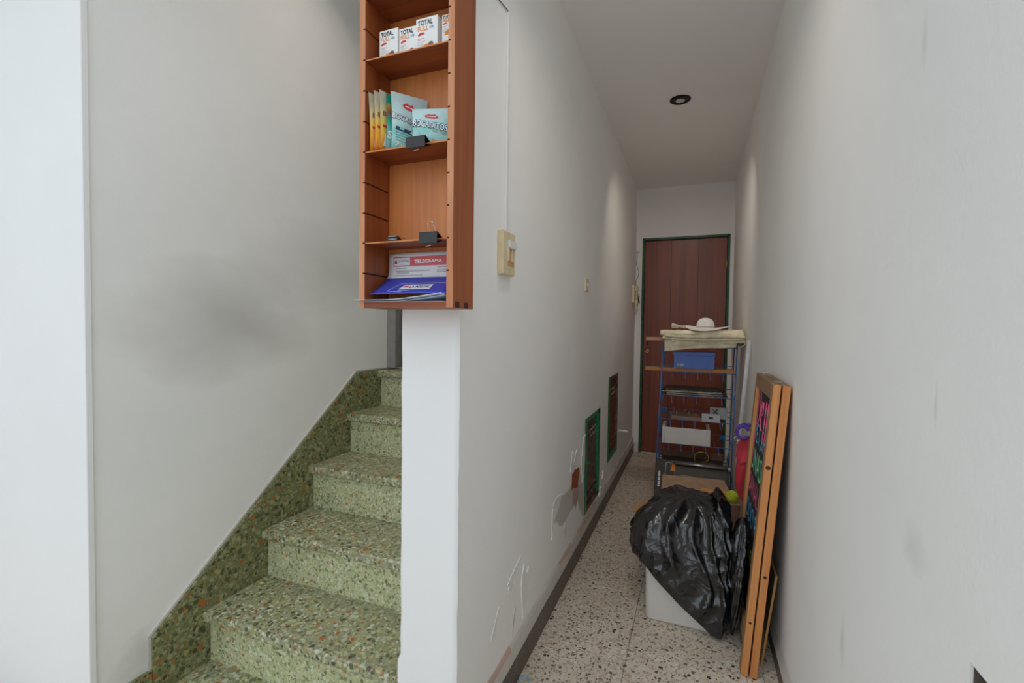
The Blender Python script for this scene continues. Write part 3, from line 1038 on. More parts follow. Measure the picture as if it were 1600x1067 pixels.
for lab, x, ya, hh, le in (('yellow snack pouch leaning against the left notched side', -0.7370, 79, 0.146, -0.04),
                           ('yellow snack pouch in the middle of three', -0.7220, 78, 0.148, -0.03),
                           ('yellow snack pouch touching the green and teal one', -0.7065, 77, 0.147, -0.02)):
    t = pouch('snack_pouch', lab, (x, 0.984, Z1s), 0.086, hh, 0.013, math.radians(ya), le, 'foil_yellow', 'snack pouches on the shelf', 0.0)
    lletters('B', 0.016, (-0.036, -0.0078, 0.088), (1, 0, -0.1), (0.1, 0, 1), 'brown_ink', t, bold=0.0003)
    ldecal('logo', [(-0.036, -0.0078, 0.060), (-0.036, -0.0078, 0.066), (-0.022, -0.0078, 0.064), (-0.022, -0.0078, 0.058)], 'red_ink', t)
    ldecal('snack_picture', [(-0.034, -0.0075, 0.016), (-0.030, -0.0078, 0.046), (-0.016, -0.0078, 0.030), (-0.018, -0.0075, 0.010)], 'white_ink', t)
    dress(t, POUCH_SURF)

# ------------------------------------------------------------------ binder clips on the board edges
def binder_clip(label, x0, x1, zs, up, back):
    """spine faces the room; the jaws close on a board whose mid height is zs"""
    t = thing('binder_clip', label, 'clip', ((x0 + x1) / 2, CYF, zs))
    y0, y1, hh = CYF - 0.013, CYF + 0.013, 0.0125
    bm = bm_new()
    prof = [(y1, zs + 0.0022), (y0 + 0.001, zs + hh), (y0, zs + hh - 0.001), (y0, zs - hh + 0.001), (y0 + 0.001, zs - hh), (y1, zs - 0.0022),
            (y1, zs - 0.0029), (y0 + 0.0004, zs - hh - 0.0008), (y0 - 0.0009, zs - hh + 0.0005), (y0 - 0.0009, zs + hh - 0.0005), (y0 + 0.0004, zs + hh + 0.0008), (y1, zs + 0.0029)]
    prism(bm, prof, 'X', x0, x1)
    finish('clip_body', bm, 'clip_black', t)
    cx = (x0 + x1) / 2
    w = (x1 - x0) * 0.30
    for sgn, tip in ((1, up), (-1, back)):
        bm = bm_new()
        a = Vector((0, y1 - 0.003, zs + sgn * 0.004))
        b = Vector(tip)
        pts = []
        for k in range(7):
            s = k / 6
            pts.append(Vector((cx - w * (1 - 0.55 * s) , 0, 0)) + a.lerp(b, s))
        for k in range(9):
            an = math.pi * k / 8
            d = (b - a).normalized()
            pts.append(Vector((cx - w * 0.55 * math.cos(an), 0, 0)) + b + d * (0.007 * math.sin(an)))
        for k in range(6, -1, -1):
            s = k / 6
            pts.append(Vector((cx + w * (1 - 0.55 * s), 0, 0)) + a.lerp(b, s))
        tube(bm, pts, 0.0008, 6)
        finish('wire_handle', bm, 'chrome', t)
    return t
binder_clip('black binder clip with raised wire handle on the shelf above the leaflets', -0.590, -0.543, SHELF[0] + 0.0, (-0.004, CYF + 0.004, SHELF[0] + 0.034), (0, CYF - 0.010, SHELF[0] - 0.0155))
binder_clip('black binder clip on the shelf edge below the small snack pouch', -0.627, -0.576, SHELF[1] + 0.0, (-0.012, CYF - 0.004, SHELF[1] + 0.036), (0, CYF - 0.008, SHELF[1] - 0.0155))
# a small clip lying on its side
t = thing('binder_clip', 'small black binder clip lying with folded handles on the empty middle shelf', 'clip', (-0.676, 0.955, ST[0]))
bm = bm_new()
prism(bm, [(0.940, ST[0] + 0.0004), (0.972, ST[0] + 0.0004), (0.972, ST[0] + 0.002), (0.944, ST[0] + 0.0125), (0.940, ST[0] + 0.0125)], 'X', -0.692, -0.664)
finish('clip_body', bm, 'clip_black', t)
for zz in (0.004, 0.011):
    bm = bm_new()
    tube(bm, [(-0.694, 0.972, ST[0] + zz), (-0.690, 0.938, ST[0] + zz), (-0.684, 0.935, ST[0] + zz), (-0.672, 0.935, ST[0] + zz), (-0.666, 0.938, ST[0] + zz), (-0.662, 0.972, ST[0] + zz)], 0.0009, 6)
    finish('wire_handle', bm, 'chrome', t)

# ------------------------------------------------------------------ leaflets in the bottom compartment
t = thing('postal_leaflet', 'blue and white leaflet with red TELEGRAMA heading leaning in the bottom compartment', 'leaflet', (-0.64, 0.98, CZ0 + 0.014))
LX0, LX1 = -0.744, -0.532
prof = [(1.020, 1.384), (1.020, 1.345), (1.015, 1.326), (1.000, 1.312), (0.975, 1.296), (0.940, 1.275)]
def sheet(n0, n1, off=0.0):
    def fn(u, v):
        k = n0 + (n1 - n0) * v
        i = min(int(k), len(prof) - 2)
        a, b = prof[i], prof[i + 1]
        f = k - i
        yy, zz = a[0] + (b[0] - a[0]) * f, a[1] + (b[1] - a[1]) * f
        x = LX0 + 0.012 * max(0, 1 - v) * 0 + (LX1 - LX0) * u
        return (x, yy - off, zz + off * 0.5 + 0.0015 * math.sin(u * 3))
    return fn
bm = bm_new()
grid(bm, sheet(0, 2.4), 12, 10, thick=0.0006)
finish('white_page', bm, 'paper', t)
bm = bm_new()
grid(bm, sheet(2.4, 5), 12, 10, thick=0.0006)
finish('blue_page', bm, 'paper_blue', t)
yy = 1.0185
X, Z = (1, 0, 0), (0, 0, 1)
decal('red_heading', [(-0.730, yy, 1.352), (-0.556, yy, 1.352), (-0.556, yy, 1.376), (-0.730, yy, 1.376)], 'paper_red', t)
decal('heading_window', [(-0.727, yy - 0.0004, 1.3545), (-0.680, yy - 0.0004, 1.3545), (-0.680, yy - 0.0004, 1.3735), (-0.727, yy - 0.0004, 1.3735)], 'paper', t)
letters('LA POSTAL', 0.009, (-0.716, yy - 0.0008, 1.362), X, Z, 'navy_ink', t, fit=0.034)
decal('emblem', [(-0.7255, yy - 0.0008, 1.359), (-0.7185, yy - 0.0008, 1.359), (-0.7205, yy - 0.0008, 1.369), (-0.7235, yy - 0.0008, 1.369)], 'navy_ink', t)
letters('TELEGRAMA', 0.0125, (-0.667, yy - 0.0004, 1.3590), X, Z, 'white_ink', t, bold=0.0004, fit=0.080)
for k, (a, b, z) in enumerate(((-0.722, -0.690, 1.3465), (-0.722, -0.620, 1.339), (-0.716, -0.680, 1.3345), (-0.722, -0.64, 1.3275), (-0.600, -0.560, 1.3465), (-0.600, -0.545, 1.339), (-0.6, -0.55, 1.3345))):
    y2 = yy - 0.0008 - max(0, (1.345 - z)) * 0.28
    decal('print_line', [(a, y2, z), (b, y2, z), (b, y2, z + 0.0014), (a, y2, z + 0.0014)], 'grey_ink', t)
# print on the sloping blue page
SL = (Vector((0, 0.940, 1.275)) - Vector((0, 1.000, 1.312)))
SU = -SL.normalized()
NRM = Vector((1, 0, 0)).cross(SU)
if NRM.z < 0:
    NRM = -NRM
def SP(x, d, off=0.0016):
    return Vector((x, 0.940, 1.275)) + SU * d + NRM * (off + 0.0009)
decal('label_panel', [SP(-0.672, 0.020), SP(-0.585, 0.020), SP(-0.585, 0.044), SP(-0.665, 0.044)], 'paper', t)
letters('LA POSTAL', 0.0145, SP(-0.645, 0.027, 0.0022), X, SU, 'navy_ink', t, bold=0.0003, fit=0.056)
decal('emblem', [SP(-0.664, 0.031, 0.0022), SP(-0.648, 0.031, 0.0022), SP(-0.650, 0.037, 0.0022), SP(-0.662, 0.037, 0.0022)], 'red_ink', t)
decal('white_print_line', [SP(-0.668, 0.012, 0.0022), SP(-0.636, 0.010, 0.0022), SP(-0.636, 0.0118, 0.0022), SP(-0.668, 0.0138, 0.0022)], 'white_ink', t)
for q in ([(-0.70, 0.012), (-0.682, 0.052), (-0.681, 0.052), (-0.699, 0.012)], [(-0.682, 0.052), (-0.534, 0.052), (-0.534, 0.0508), (-0.682, 0.0508)], [(-0.70, 0.012), (-0.655, 0.007), (-0.655, 0.0082), (-0.70, 0.0132)]):
    decal('white_rule', [SP(a, d) for a, d in q], 'white_ink', t)
# magazines lying underneath
def mag(label, x0, x1, y0, y1, z0, lift, mat, th):
    bm = bm_new()
    def fn(u, v):
        return (x0 + (x1 - x0) * u, y0 + (y1 - y0) * v, z0 + lift * max(0, u - 0.35) ** 1.6 * (0.5 + 0.5 * (1 - v)))
    grid(bm, fn, 16, 6, thick=th)
    finish('magazine', bm, mat, None, label=label, cat='magazine')
mag('pale blue curled leaflet lying under the blue postal leaflet', -0.752, -0.528, 0.924, 1.010, CZ0 + 0.0150, 0.028, 'paper_pale', 0.0008)
mag('white thin magazine flat at the bottom of the wooden shelf unit', -0.750, -0.530, 0.928, 1.020, CZ0 + 0.0142, 0.0, 'paper', 0.0006)
mag('white curled leaflet sticking out past the left shelf side', -0.768, -0.529, 0.912, 0.99, CZ0 + 0.0180, 0.030, 'paper', 0.0008)

# ================================================================== FITTINGS ON THE CORRIDOR WALL
t = thing('wire_channel', 'white plastic wire channel running down to the beige switch plate', 'wire channel', (XL, 1.332, 1.49))
bm = bm_new()
rbox(bm, XL, XL + 0.009, 1.324, 1.340, 1.4875, 2.145, 0.002)
finish('channel', bm, 'white_plastic', t)
bm = bm_new()
tube(bm, [(XL + 0.003, 1.332, 2.143), (XL + 0.004, 1.330, 2.150), (XL + 0.002, 1.25, 2.140), (XL + 0.002, 1.05, 2.128)], 0.0016, 6)
finish('loose_wire', bm, 'wire_grey', t)

t = thing('switch_plate', 'beige switch plate with open socket slot under the white wire channel', 'switch', (XL, 1.322, 1.358))
bm = bm_new()
rbox(bm, XL + 0.0002, XL + 0.020, 1.278, 1.372, 1.358, 1.487, 0.003)
finish('plate', bm, 'beige_plastic', t)
bm = bm_new()
rbox(bm, XL + 0.0195, XL + 0.027, 1.312, 1.366, 1.438, 1.462, 0.002)
finish('rocker', bm, 'pale_plastic', t)
for a, b in ((1.310, 1.318), (1.340, 1.3425), (1.358, 1.366)):
    bm = bm_new()
    box(bm, XL + 0.0195, XL + 0.0235, a, b, 1.400, 1.4375)
    finish('slot_rail', bm, 'ivory_plastic', t)
bm = bm_new()
box(bm, XL + 0.0195, XL + 0.0206, 1.314, 1.362, 1.385, 1.437)
finish('socket_recess', bm, 'carton_light', t)
bm = bm_new()
for a in (1.328, 1.346):
    tube(bm, [(XL + 0.021, a, 1.403), (XL + 0.024, a, 1.403)], 0.003, 8)
finish('terminal', bm, 'brass', t)

t = thing('bell_button', 'small ivory bell push plate alone on the corridor wall', 'button', (XL, 2.464, 1.40))
bm = bm_new()
rbox(bm, XL + 0.0002, XL + 0.012, 2.428, 2.500, 1.396, 1.464, 0.003)
finish('plate', bm, 'ivory_plastic', t)
bm = bm_new()
lathe(bm, [(0.012, 0.0), (0.012, 0.003), (0.009, 0.005)], (XL + 0.012, 2.464, 1.43), 'X', 18)
finish('push', bm, 'white_plastic', t)

t = thing('intercom_handset', 'beige intercom handset hanging in the corner beside the brown door', 'intercom', (XL, 4.45, 1.42))
bm = bm_new()
rbox(bm, XL + 0.0002, XL + 0.022, 4.405, 4.495, 1.44, 1.60, 0.004)
finish('wall_base', bm, 'ivory_plastic', t)
bm = bm_new()
rbox(bm, XL + 0.022, XL + 0.050, 4.425, 4.475, 1.545, 1.592, 0.006)
rbox(bm, XL + 0.030, XL + 0.046, 4.432, 4.468, 1.45, 1.56, 0.005)
rbox(bm, XL + 0.022, XL + 0.050, 4.425, 4.475, 1.415, 1.462, 0.006)
finish('handset', bm, 'beige_plastic', t)
bm = bm_new()
pts = [(XL + 0.03 + 0.012 * math.sin(k * 0.8), 4.45 + 0.012 * math.cos(k * 0.8), 1.415 - 0.004 * abs(12 - k)) for k in range(25)]
tube(bm, [(XL + 0.036, 4.45, 1.42), (XL + 0.045, 4.47, 1.38), (XL + 0.04, 4.50, 1.36), (XL + 0.02, 4.51, 1.39), (XL + 0.012, 4.49, 1.445)], 0.003, 6)
finish('cord', bm, 'ivory_plastic', t)

bm = bm_new()
pts = [(-0.545, YE - 0.004, 1.96), (-0.540, YE - 0.004, 1.90), (-0.548, YE - 0.004, 1.82), (-0.522, YE - 0.005, 1.75), (-0.530, YE - 0.005, 1.70), (-0.549, YE - 0.004, 1.66),
       (-0.540, YE - 0.004, 1.58), (-0.522, YE - 0.004, 1.52), (-0.523, YE - 0.004, 1.47), (-0.535, YE - 0.004, 1.38), (-0.548, YE - 0.004, 1.33)]
fine = []
for a, b in zip(pts, pts[1:]):
    for k in range(4):
        fine.append(Vector(a).lerp(Vector(b), k / 4))
tube(bm, fine + [Vector(pts[-1])], 0.0022, 6)
finish('loose_cable', bm, 'wire_grey', None, label='thin grey cable dangling down the wall strip beside the brown door', cat='cable')
t = thing('key_hook', 'metal wall hook with black keys beside the intercom', 'hook', (-0.525, YE, 1.47))
bm = bm_new()
rbox(bm, -0.542, -0.512, YE - 0.004, YE, 1.497, 1.515, 0.001)
tube(bm, [(-0.527, YE - 0.003, 1.505), (-0.527, YE - 0.022, 1.50), (-0.527, YE - 0.026, 1.508)], 0.003, 8)
finish('hook_plate', bm, 'screw', t)
bm = bm_new()
prism(bm, [(-0.535, 1.500), (-0.521, 1.506), (-0.512, 1.478), (-0.506, 1.452), (-0.516, 1.448), (-0.524, 1.476), (-0.537, 1.492)], 'Y', YE - 0.022, YE - 0.014)
finish('key_fob', bm, 'leather', t)
bm = bm_new()
tube(bm, [(-0.553 + 0.0, YE - 0.006, 1.935), (-0.522, YE - 0.016, 1.938)], 0.003, 6)
tube(bm, [(-0.526, YE - 0.016, 1.933), (-0.520, YE - 0.016, 1.945)], 0.004, 6)
finish('nail', bm, 'screw', None, label='small bent nail high on the wall left of the door', cat='nail')
bm = bm_new()
tube(bm, [(XL + 0.0005, 3.75, 0.392), (XL + 0.03, 3.75, 0.392), (XL + 0.055, 3.75, 0.390), (XL + 0.075, 3.75, 0.389)], [0.010, 0.008, 0.012, 0.006], 12)
finish('wall_peg', bm, 'white_plastic', None, label='short white plastic peg sticking out beside the upper green cupboard', cat='peg')

# ------------------------------------------------------------------ two green meter cupboards let into the wall
def cupboard(label, H, leafmat, bent, framemat):
    y0, y1, z0, z1 = H
    y0, y1, z0, z1 = y0 + 0.001, y1 - 0.001, z0 + 0.001, z1 - 0.001
    t = thing('meter_cupboard', label, 'cupboard', (XL, (y0 + y1) / 2, z0))
    fw = 0.062
    for (a, b, c, d, m) in ((y0, y0 + fw, z0, z1, framemat), (y1 - (fw if bent else 0.02), y1, z0, z1, framemat if bent else 'rust'),
                            (y0 + fw, y1 - 0.02, z1 - 0.025, z1, framemat if bent else 'rust'), (y0 + fw, y1 - 0.02, z0, z0 + 0.025, 'rust' if bent else framemat)):
        bm = bm_new()
        rbox(bm, XL - 0.03, XL + 0.003, a, b, c, d, 0.002, 1)
        finish('frame_bar', bm, m, t)
    bm = bm_new()
    ya, yb = y0 + fw + 0.002, y1 - (fw if bent else 0.02) - 0.002
    def fn(u, v):
        off = 0.0
        if bent:
            off = 0.016 * math.sin(math.pi * u) * math.sin(math.pi * (0.2 + 0.8 * v)) * (1 if u > 0.5 else 0.6) + 0.010 * max(0, u - 0.6) * math.sin(v * 5)
        return (XL - 0.014 + off, ya + (yb - ya) * u, z0 + 0.026 + (z1 - z0 - 0.052) * v)
    grid(bm, fn, 10, 14, thick=0.003)
    leaf = finish('cupboard_door', bm, leafmat, t)
    w = yb - ya
    for v in (0.16, 0.84):
        for u in (0.22, 0.50, 0.78):
            for dz in (-0.018, 0.018):
                bm = bm_new()
                p = Vector(fn(u, v))
                tube(bm, [p + Vector((0.002, -w * 0.09, dz - 0.010)), p + Vector((0.006, 0, dz)), p + Vector((0.002, w * 0.09, dz + 0.010))], 0.005, 6)
                finish('vent_louvre', bm, 'screw' if v > 0.5 and u > 0.4 else leafmat, leaf)
    bm = bm_new()
    p = Vector(fn(0.16, 0.5))
    lathe(bm, [(0.011, 0.0), (0.011, 0.008), (0.007, 0.012)], p, 'X', 14)
    finish('latch', bm, framemat, leaf)
cupboard('lower bent green meter cupboard with rusty door beside the exposed brick', H1, 'rust', True, 'green_bright')
cupboard('upper green-edged meter cupboard with brown door beside the white peg', H2, 'rust_red', False, 'green_bright')

# pale blue ribbon loop by the baseboard
bm = bm_new()
c = Vector((-0.512, 1.455, 0.003))
pts = [c + Vector((0.018 * math.sin(a), -0.026 * math.cos(a) * -1, 0.004 * (1 + math.sin(a * 2)))) for a in [math.radians(d) for d in range(-150, 151, 15)]]
tube(bm, pts, 0.0028, 6)
finish('ribbon_loop', bm, 'skyblue_tie', None, label='pale blue plastic loop lying on the floor by the baseboard', cat='ribbon')

# ================================================================== FOLDED A-FRAME CHALKBOARD LEANING ON THE RIGHT WALL
LEAN = math.radians(4.25)
sign = thing('chalkboard_sign', 'folded pine A-frame chalkboard with coloured chalk lettering leaning on the right wall', 'chalkboard', (0.172, 1.776, 0.0045), (0, LEAN, 0))
SW, SH, TH = 0.470, 1.018, 0.0235
def frame(xo, front):
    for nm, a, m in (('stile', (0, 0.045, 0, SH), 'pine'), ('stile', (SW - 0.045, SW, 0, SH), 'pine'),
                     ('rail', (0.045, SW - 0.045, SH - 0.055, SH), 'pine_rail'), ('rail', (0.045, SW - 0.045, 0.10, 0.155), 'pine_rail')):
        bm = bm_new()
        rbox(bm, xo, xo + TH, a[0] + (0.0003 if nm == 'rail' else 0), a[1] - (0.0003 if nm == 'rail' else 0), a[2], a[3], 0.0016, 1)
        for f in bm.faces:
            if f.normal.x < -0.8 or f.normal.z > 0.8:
                f.material_index = 1  # side and top faces take the tone with painted-in shade
        lfin(nm, bm, [m, 'pine_shaded' if nm == 'stile' else 'pine_rail'], sign)
    bm = bm_new()
    xb = xo + 0.0125 if front else xo + 0.008
    box(bm, xb, xb + 0.004, 0.043, SW - 0.043, 0.15, SH - 0.05)
    return lfin('slate_panel', bm, 'slate', sign)
slate = frame(0, True)
frame(TH + 0.005, False)
for y, z in ((0.10, SH - 0.004), (SW - 0.10, SH - 0.004)):
    bm = bm_new()
    rbox(bm, 0.012, 2 * TH - 0.007, y - 0.025, y + 0.025, SH, SH + 0.002, 0.0006, 1)
    lfin('hinge', bm, 'screw', sign)
for y, z, r in ((-0.0004, 0.735, 0.0085), (-0.0004, 0.19, 0.005)):
    bm = bm_new()
    lathe(bm, [(r, 0.001), (r * 0.85, -0.0008), (r * 0.3, -0.0012)], (TH * 0.5, y, z), 'Y', 16, Matrix.Diagonal((1, 1, 0.9)))
    lfin('wood_knot', bm, 'knot', sign)
bm = bm_new()
lathe(bm, [(0.006, 0.001), (0.005, -0.0008), (0.002, -0.0012)], (TH * 1.7, -0.0004, 0.36), 'Y', 14)
lfin('wood_knot', bm, 'knot', sign)
# chalk writing on the slate: reads from the far stile towards the near one
XC = 0.0119
def chalk(body, z, size, mat, fit, y0=SW - 0.055):
    lletters(body, size, (XC, y0, z), (0, -1, 0), (0, 0, 1), mat, sign, bold=0.0, fit=fit)
def stroke(mat, *paths):
    for p in paths:
        bm = bm_new()
        tube(bm, [(XC, SW - a, z) for a, z in p], 0.0026, 5)
        lfin('chalk_stroke', bm, mat, sign)
stroke('chalk_pink', [(0.075, 0.66), (0.08, 0.95), (0.12, 0.955), (0.15, 0.90), (0.14, 0.84), (0.085, 0.80)],
       [(0.185, 0.86), (0.23, 0.88), (0.22, 0.92), (0.19, 0.92), (0.175, 0.87), (0.20, 0.81), (0.235, 0.815)],
       [(0.275, 0.77), (0.29, 0.935)], [(0.325, 0.76), (0.34, 0.93)], [(0.37, 0.77), (0.375, 0.93)], [(0.315, 0.93), (0.41, 0.93)])
chalk('PET,SH', 0.745, 0.115, 'chalk_blue', 0.32)
chalk('UNAS6', 0.632, 0.130, 'chalk_green', 0.33)
chalk('BANALO', 0.535, 0.110, 'chalk_pink', 0.35)
chalk('OOO PR', 0.432, 0.110, 'chalk_blue', 0.35)
chalk('Eme', 0.325, 0.115, 'chalk_yellow', 0.30)

# thin board behind the sign
t = thing('thin_board', 'thin brown fibreboard wedged between the chalkboard sign and the wall', 'board', (0.244, 1.86, 0.001), (0, math.radians(6.6), 0))
bm = bm_new()
box(bm, 0, 0.007, 0, 0.42, 0, 0.335)
for f in bm.faces:
    if f.normal.y < -0.8 or f.normal.z > 0.8:
        f.material_index = 1
lfin('board_sheet', bm, ['mdf', 'mdf_edge'], t)
# pale panel further back
t = thing('pale_panel', 'pale grey panel leaning on the wall behind the chalkboard sign', 'panel', (0.222, 2.30, 0.001), (0, math.radians(5.0), 0))
bm = bm_new()
rbox(bm, 0, 0.012, 0, 0.45, 0, 0.318, 0.002, 1)
lfin('panel_sheet', bm, 'panel_grey', t)

# ------------------------------------------------------------------ dog harness: purple loops and a red strap hanging over the pale panel
def ribbon(bm, pts, w, th, wdir):
    wd = Vector(wdir).normalized()
    pts = [Vector(p) for p in pts]
    rows = []
    for i, p in enumerate(pts):
        d = (pts[min(i + 1, len(pts) - 1)] - pts[max(i - 1, 0)]).normalized()
        n = d.cross(wd).normalized()
        ww = w[i] if isinstance(w, list) else w
        rows.append([bm.verts.new(p + wd * (s * ww / 2) + n * (k * th / 2)) for s, k in ((-1, -1), (1, -1), (1, 1), (-1, 1))])
    for a, b in zip(rows, rows[1:]):
        for k in range(4):
            f = bm.faces.new((a[k], a[(k + 1) % 4], b[(k + 1) % 4], b[k]))
    bm.faces.new(rows[0][::-1])
    bm.faces.new(rows[-1])
t = thing('dog_harness', 'purple dog harness with red strap hanging behind the chalkboard sign', 'harness', (0.24, 2.62, 0.69))
def arc(cx, cz, r, rz, a0, a1, n, y0=2.62, dy=0.0):
    return [(cx + r * math.cos(math.radians(a0 + (a1 - a0) * k / n)), y0 + dy * k / n, cz + rz * math.sin(math.radians(a0 + (a1 - a0) * k / n))) for k in range(n + 1)]
bm = bm_new()
tube(bm, arc(0.232, 0.690, 0.026, 0.034, 20, 330, 20, 2.58, 0.02), 0.0085, 8)
finish('purple_loop', bm, 'purple', t)
bm = bm_new()
tube(bm, arc(0.262, 0.685, 0.022, 0.040, 150, -60, 14, 2.61, 0.02), 0.0090, 8)
finish('purple_loop', bm, 'purple', t)
bm = bm_new()
ribbon(bm, [(0.212, 2.59, 0.722), (0.24, 2.60, 0.729), (0.265, 2.61, 0.722), (0.292, 2.62, 0.712)], 0.016, 0.010, (0.1, 1, 0.3))
finish('purple_band', bm, 'purple', t)
bm = bm_new()
tube(bm, [(0.205 + 0.014 * math.cos(a), 2.568, 0.660 + 0.010 * math.sin(a)) for a in [2 * math.pi * k / 12 for k in range(12)]], 0.002, 6, closed=True)
finish('buckle_ring', bm, 'chrome', t)
bm = bm_new()
cl = [(0.0, (0.252, 0.66)), (0.12, (0.247, 0.62)), (0.3, (0.244, 0.56)), (0.45, (0.232, 0.50)), (0.65, (0.229, 0.43)), (0.85, (0.236, 0.37)), (1.0, (0.250, 0.325))]
wl = [(0.0, (0.045, 0)), (0.1, (0.075, 0)), (0.25, (0.072, 0)), (0.42, (0.048, 0)), (0.7, (0.042, 0)), (0.9, (0.022, 0)), (1.0, (0.003, 0))]
def red(u, v):
    c, w = lerp_list([(a, (b[0], b[1], 0)) for a, b in cl], v), lerp_list([(a, (b[0], 0, 0)) for a, b in wl], v).x
    return (c.x + (u - 0.5) * w, 2.635 + 0.012 * math.sin(v * 7 + u * 2) - 0.010 * math.sin(u * math.pi), c.y + (u - 0.5) * 0.02)
grid(bm, red, 8, 40, thick=0.003)
finish('red_strap', bm, 'red_strap', t)
bm = bm_new()
def red2(u, v):
    w = 0.045 * (1 - 0.15 * v)
    return (0.264 + (u - 0.5) * w - 0.022 * v, 2.612 + 0.008 * math.sin(v * 4), 0.655 - 0.125 * v + (u - 0.5) * 0.02)
grid(bm, red2, 6, 16, thick=0.004)
finish('red_fold', bm, 'red_strap', t)

# white pole
bm = bm_new()
tube(bm, [(0.243, 3.360, 0.0), (0.2675, 3.19, 0.57), (0.292, 3.02, 1.14)], 0.0115, 14)
finish('broom_pole', bm, 'pole', None, label='slim white pole leaning between the blue rack and the right wall', cat='pole')

# ================================================================== BIN AND BLACK BAGS
def rounded_rect(x0, x1, y0, y1, r, n=5):
    out = []
    for cx, cy, a0 in ((x1 - r, y1 - r, 0), (x0 + r, y1 - r, 90), (x0 + r, y0 + r, 180), (x1 - r, y0 + r, 270)):
        for k in range(n + 1):
            a = math.radians(a0 + 90 * k / n)
            out.append((cx + r * math.cos(a), cy + r * math.sin(a)))
    return out
t = thing('storage_bin', 'white rounded plastic bin under the black bag', 'bin', (-0.014, 2.13, 0))
bm = bm_new()
rings = []
for z, ins in ((0.0, 0.010), (0.004, 0.004), (0.012, 0.0), (0.30, -0.004), (0.305, -0.006), (0.305, -0.002), (0.30, 0.004), (0.02, 0.006)):
    rings.append([bm.verts.new((x, y, z)) for x, y in rounded_rect(-0.168 + ins, 0.140 - ins, 1.979 + ins, 2.27 - ins, 0.022)])
n = len(rings[0])
for a, b in zip(rings, rings[1:]):
    for k in range(n):
        f = bm.faces.new((a[k], a[(k + 1) % n], b[(k + 1) % n], b[k]))
        f.smooth = True
bm.faces.new(rings[0][::-1])
bm.faces.new(rings[-1])
finish('bin_body', bm, 'bin_white', t)
bm = bm_new()
rbox(bm, -0.14, 0.11, 2.01, 2.245, 0.02, 0.34, 0.02, 2)
finish('bin_contents', bm, 'carton_dark', t)

def face_x(z):                     # face of the leaning chalkboard
    return 0.172 + math.tan(LEAN) * z - 0.006
def ridged(v, s):
    return 1 - 2 * abs(noise.noise(v * s))
bag = thing('rubbish_bag', 'large shiny black plastic bag draped over the white bin', 'bag', (0, 2.13, 0.3))
HEM = [(-180, (0.0, 2.42, 0.20)), (-140, (-0.19, 2.37, 0.20)), (-90, (-0.243, 2.15, 0.245)), (-62, (-0.225, 2.02, 0.255)), (-40, (-0.178, 1.953, 0.247)), (-20, (-0.085, 1.940, 0.160)),
       (-5, (-0.015, 1.938, 0.098)), (15, (0.085, 1.936, 0.020)), (24, (0.112, 1.936, 0.012)), (38, (0.142, 1.945, 0.055)), (55, (0.150, 1.965, 0.10)),
       (75, (0.152, 2.06, 0.12)), (100, (0.152, 2.20, 0.12)), (140, (0.14, 2.37, 0.16)), (180, (0.0, 2.42, 0.20))]
APEX = Vector((-0.005, 2.13, 0.484))
def lin_list(lst, t):
    for (a, pa), (b, pb) in zip(lst, lst[1:]):
        if t <= b:
            return Vector(pa).lerp(Vector(pb), (t - a) / (b - a))
    return Vector(lst[-1][1])
def bagpt(u, v, amp=1.0):
    phi = -180 + 360 * u
    h = lin_list(HEM, phi)
    a = v * math.pi / 2
    left = max(0.0, 1 - abs(phi + 85) / 60)
    r = math.sin(a) ** (0.60 + 0.45 * left)
    if r < 1e-4:
        r = 0.0
    p = Vector((APEX.x + (h.x - APEX.x) * r, APEX.y + (h.y - APEX.y) * r, APEX.z - (APEX.z - h.z) * (1 - math.cos(a)) ** 1.0))
    if phi > 28 and v > 0.3:                      # shoulder at the chalkboard side stays high
        k = min(1, (phi - 28) / 25) * max(0, 1 - max(0, phi - 110) / 40)
        p.z += 0.085 * k * math.sin(math.pi * min(1, v))
    out = Vector((p.x - APEX.x, p.y - APEX.y, 0.08))
    out.normalize()
    q = Vector((p.x, p.y, p.z))
    warp = Vector((noise.noise(q * 5), noise.noise(q * 5 + Vector((7, 1, 2))), noise.noise(q * 5 + Vector((3, 9, 4))))) * 0.05
    def crease(vec, k):
        return max(0.0, 1 - 2.2 * abs(noise.noise(vec))) ** k
    d = 0.020 * crease(Vector((phi * 0.045 + 3 * warp.x * 6, v * 0.9, 0.0)), 2.0) * min(1, v * 2)
    d += 0.015 * crease((q + warp + Vector((q.z * 0.5, 0, -q.x * 0.8))) * 6.0, 2.0) + 0.0045 * crease((q + warp) * 14 + Vector((5, 2, 1)), 2.0)
    if 36 < phi < 48:
        d -= 0.020 * math.sin(math.pi * (phi - 36) / 12) * min(1, v * 1.4)
    edge = 1 - 0.5 * max(0, (v - 0.9) / 0.1)
    p = p + out * (d * amp * edge)
    p.x = min(p.x, face_x(p.z) - 0.002 + 0.0 * p.y)
    if p.z < 0.004:
        p.z = 0.004
    return p
bm = bm_new()
vs = grid(bm, bagpt, 220, 90)
bmesh.ops.remove_doubles(bm, verts=list(bm.verts), dist=0.0002)
finish('bag_film', bm, 'bag', bag)
bm = bm_new()
def tail(u, v):
    a = 2 * math.pi * u
    c = lerp_list([(0, (-0.19, 2.38, 0.30)), (0.5, (-0.25, 2.43, 0.25)), (1, (-0.285, 2.45, 0.20))], v)
    r = 0.05 * (1 - 0.75 * v) * (1 + 0.25 * noise.noise(Vector((math.cos(a) * 2, math.sin(a) * 2, v * 5))))
    return (c.x + r * math.cos(a) * 0.6, c.y + r * math.sin(a), c.z + r * math.sin(a + 0.6))
grid(bm, tail, 24, 20)
finish('loose_tail', bm, 'bag', bag)

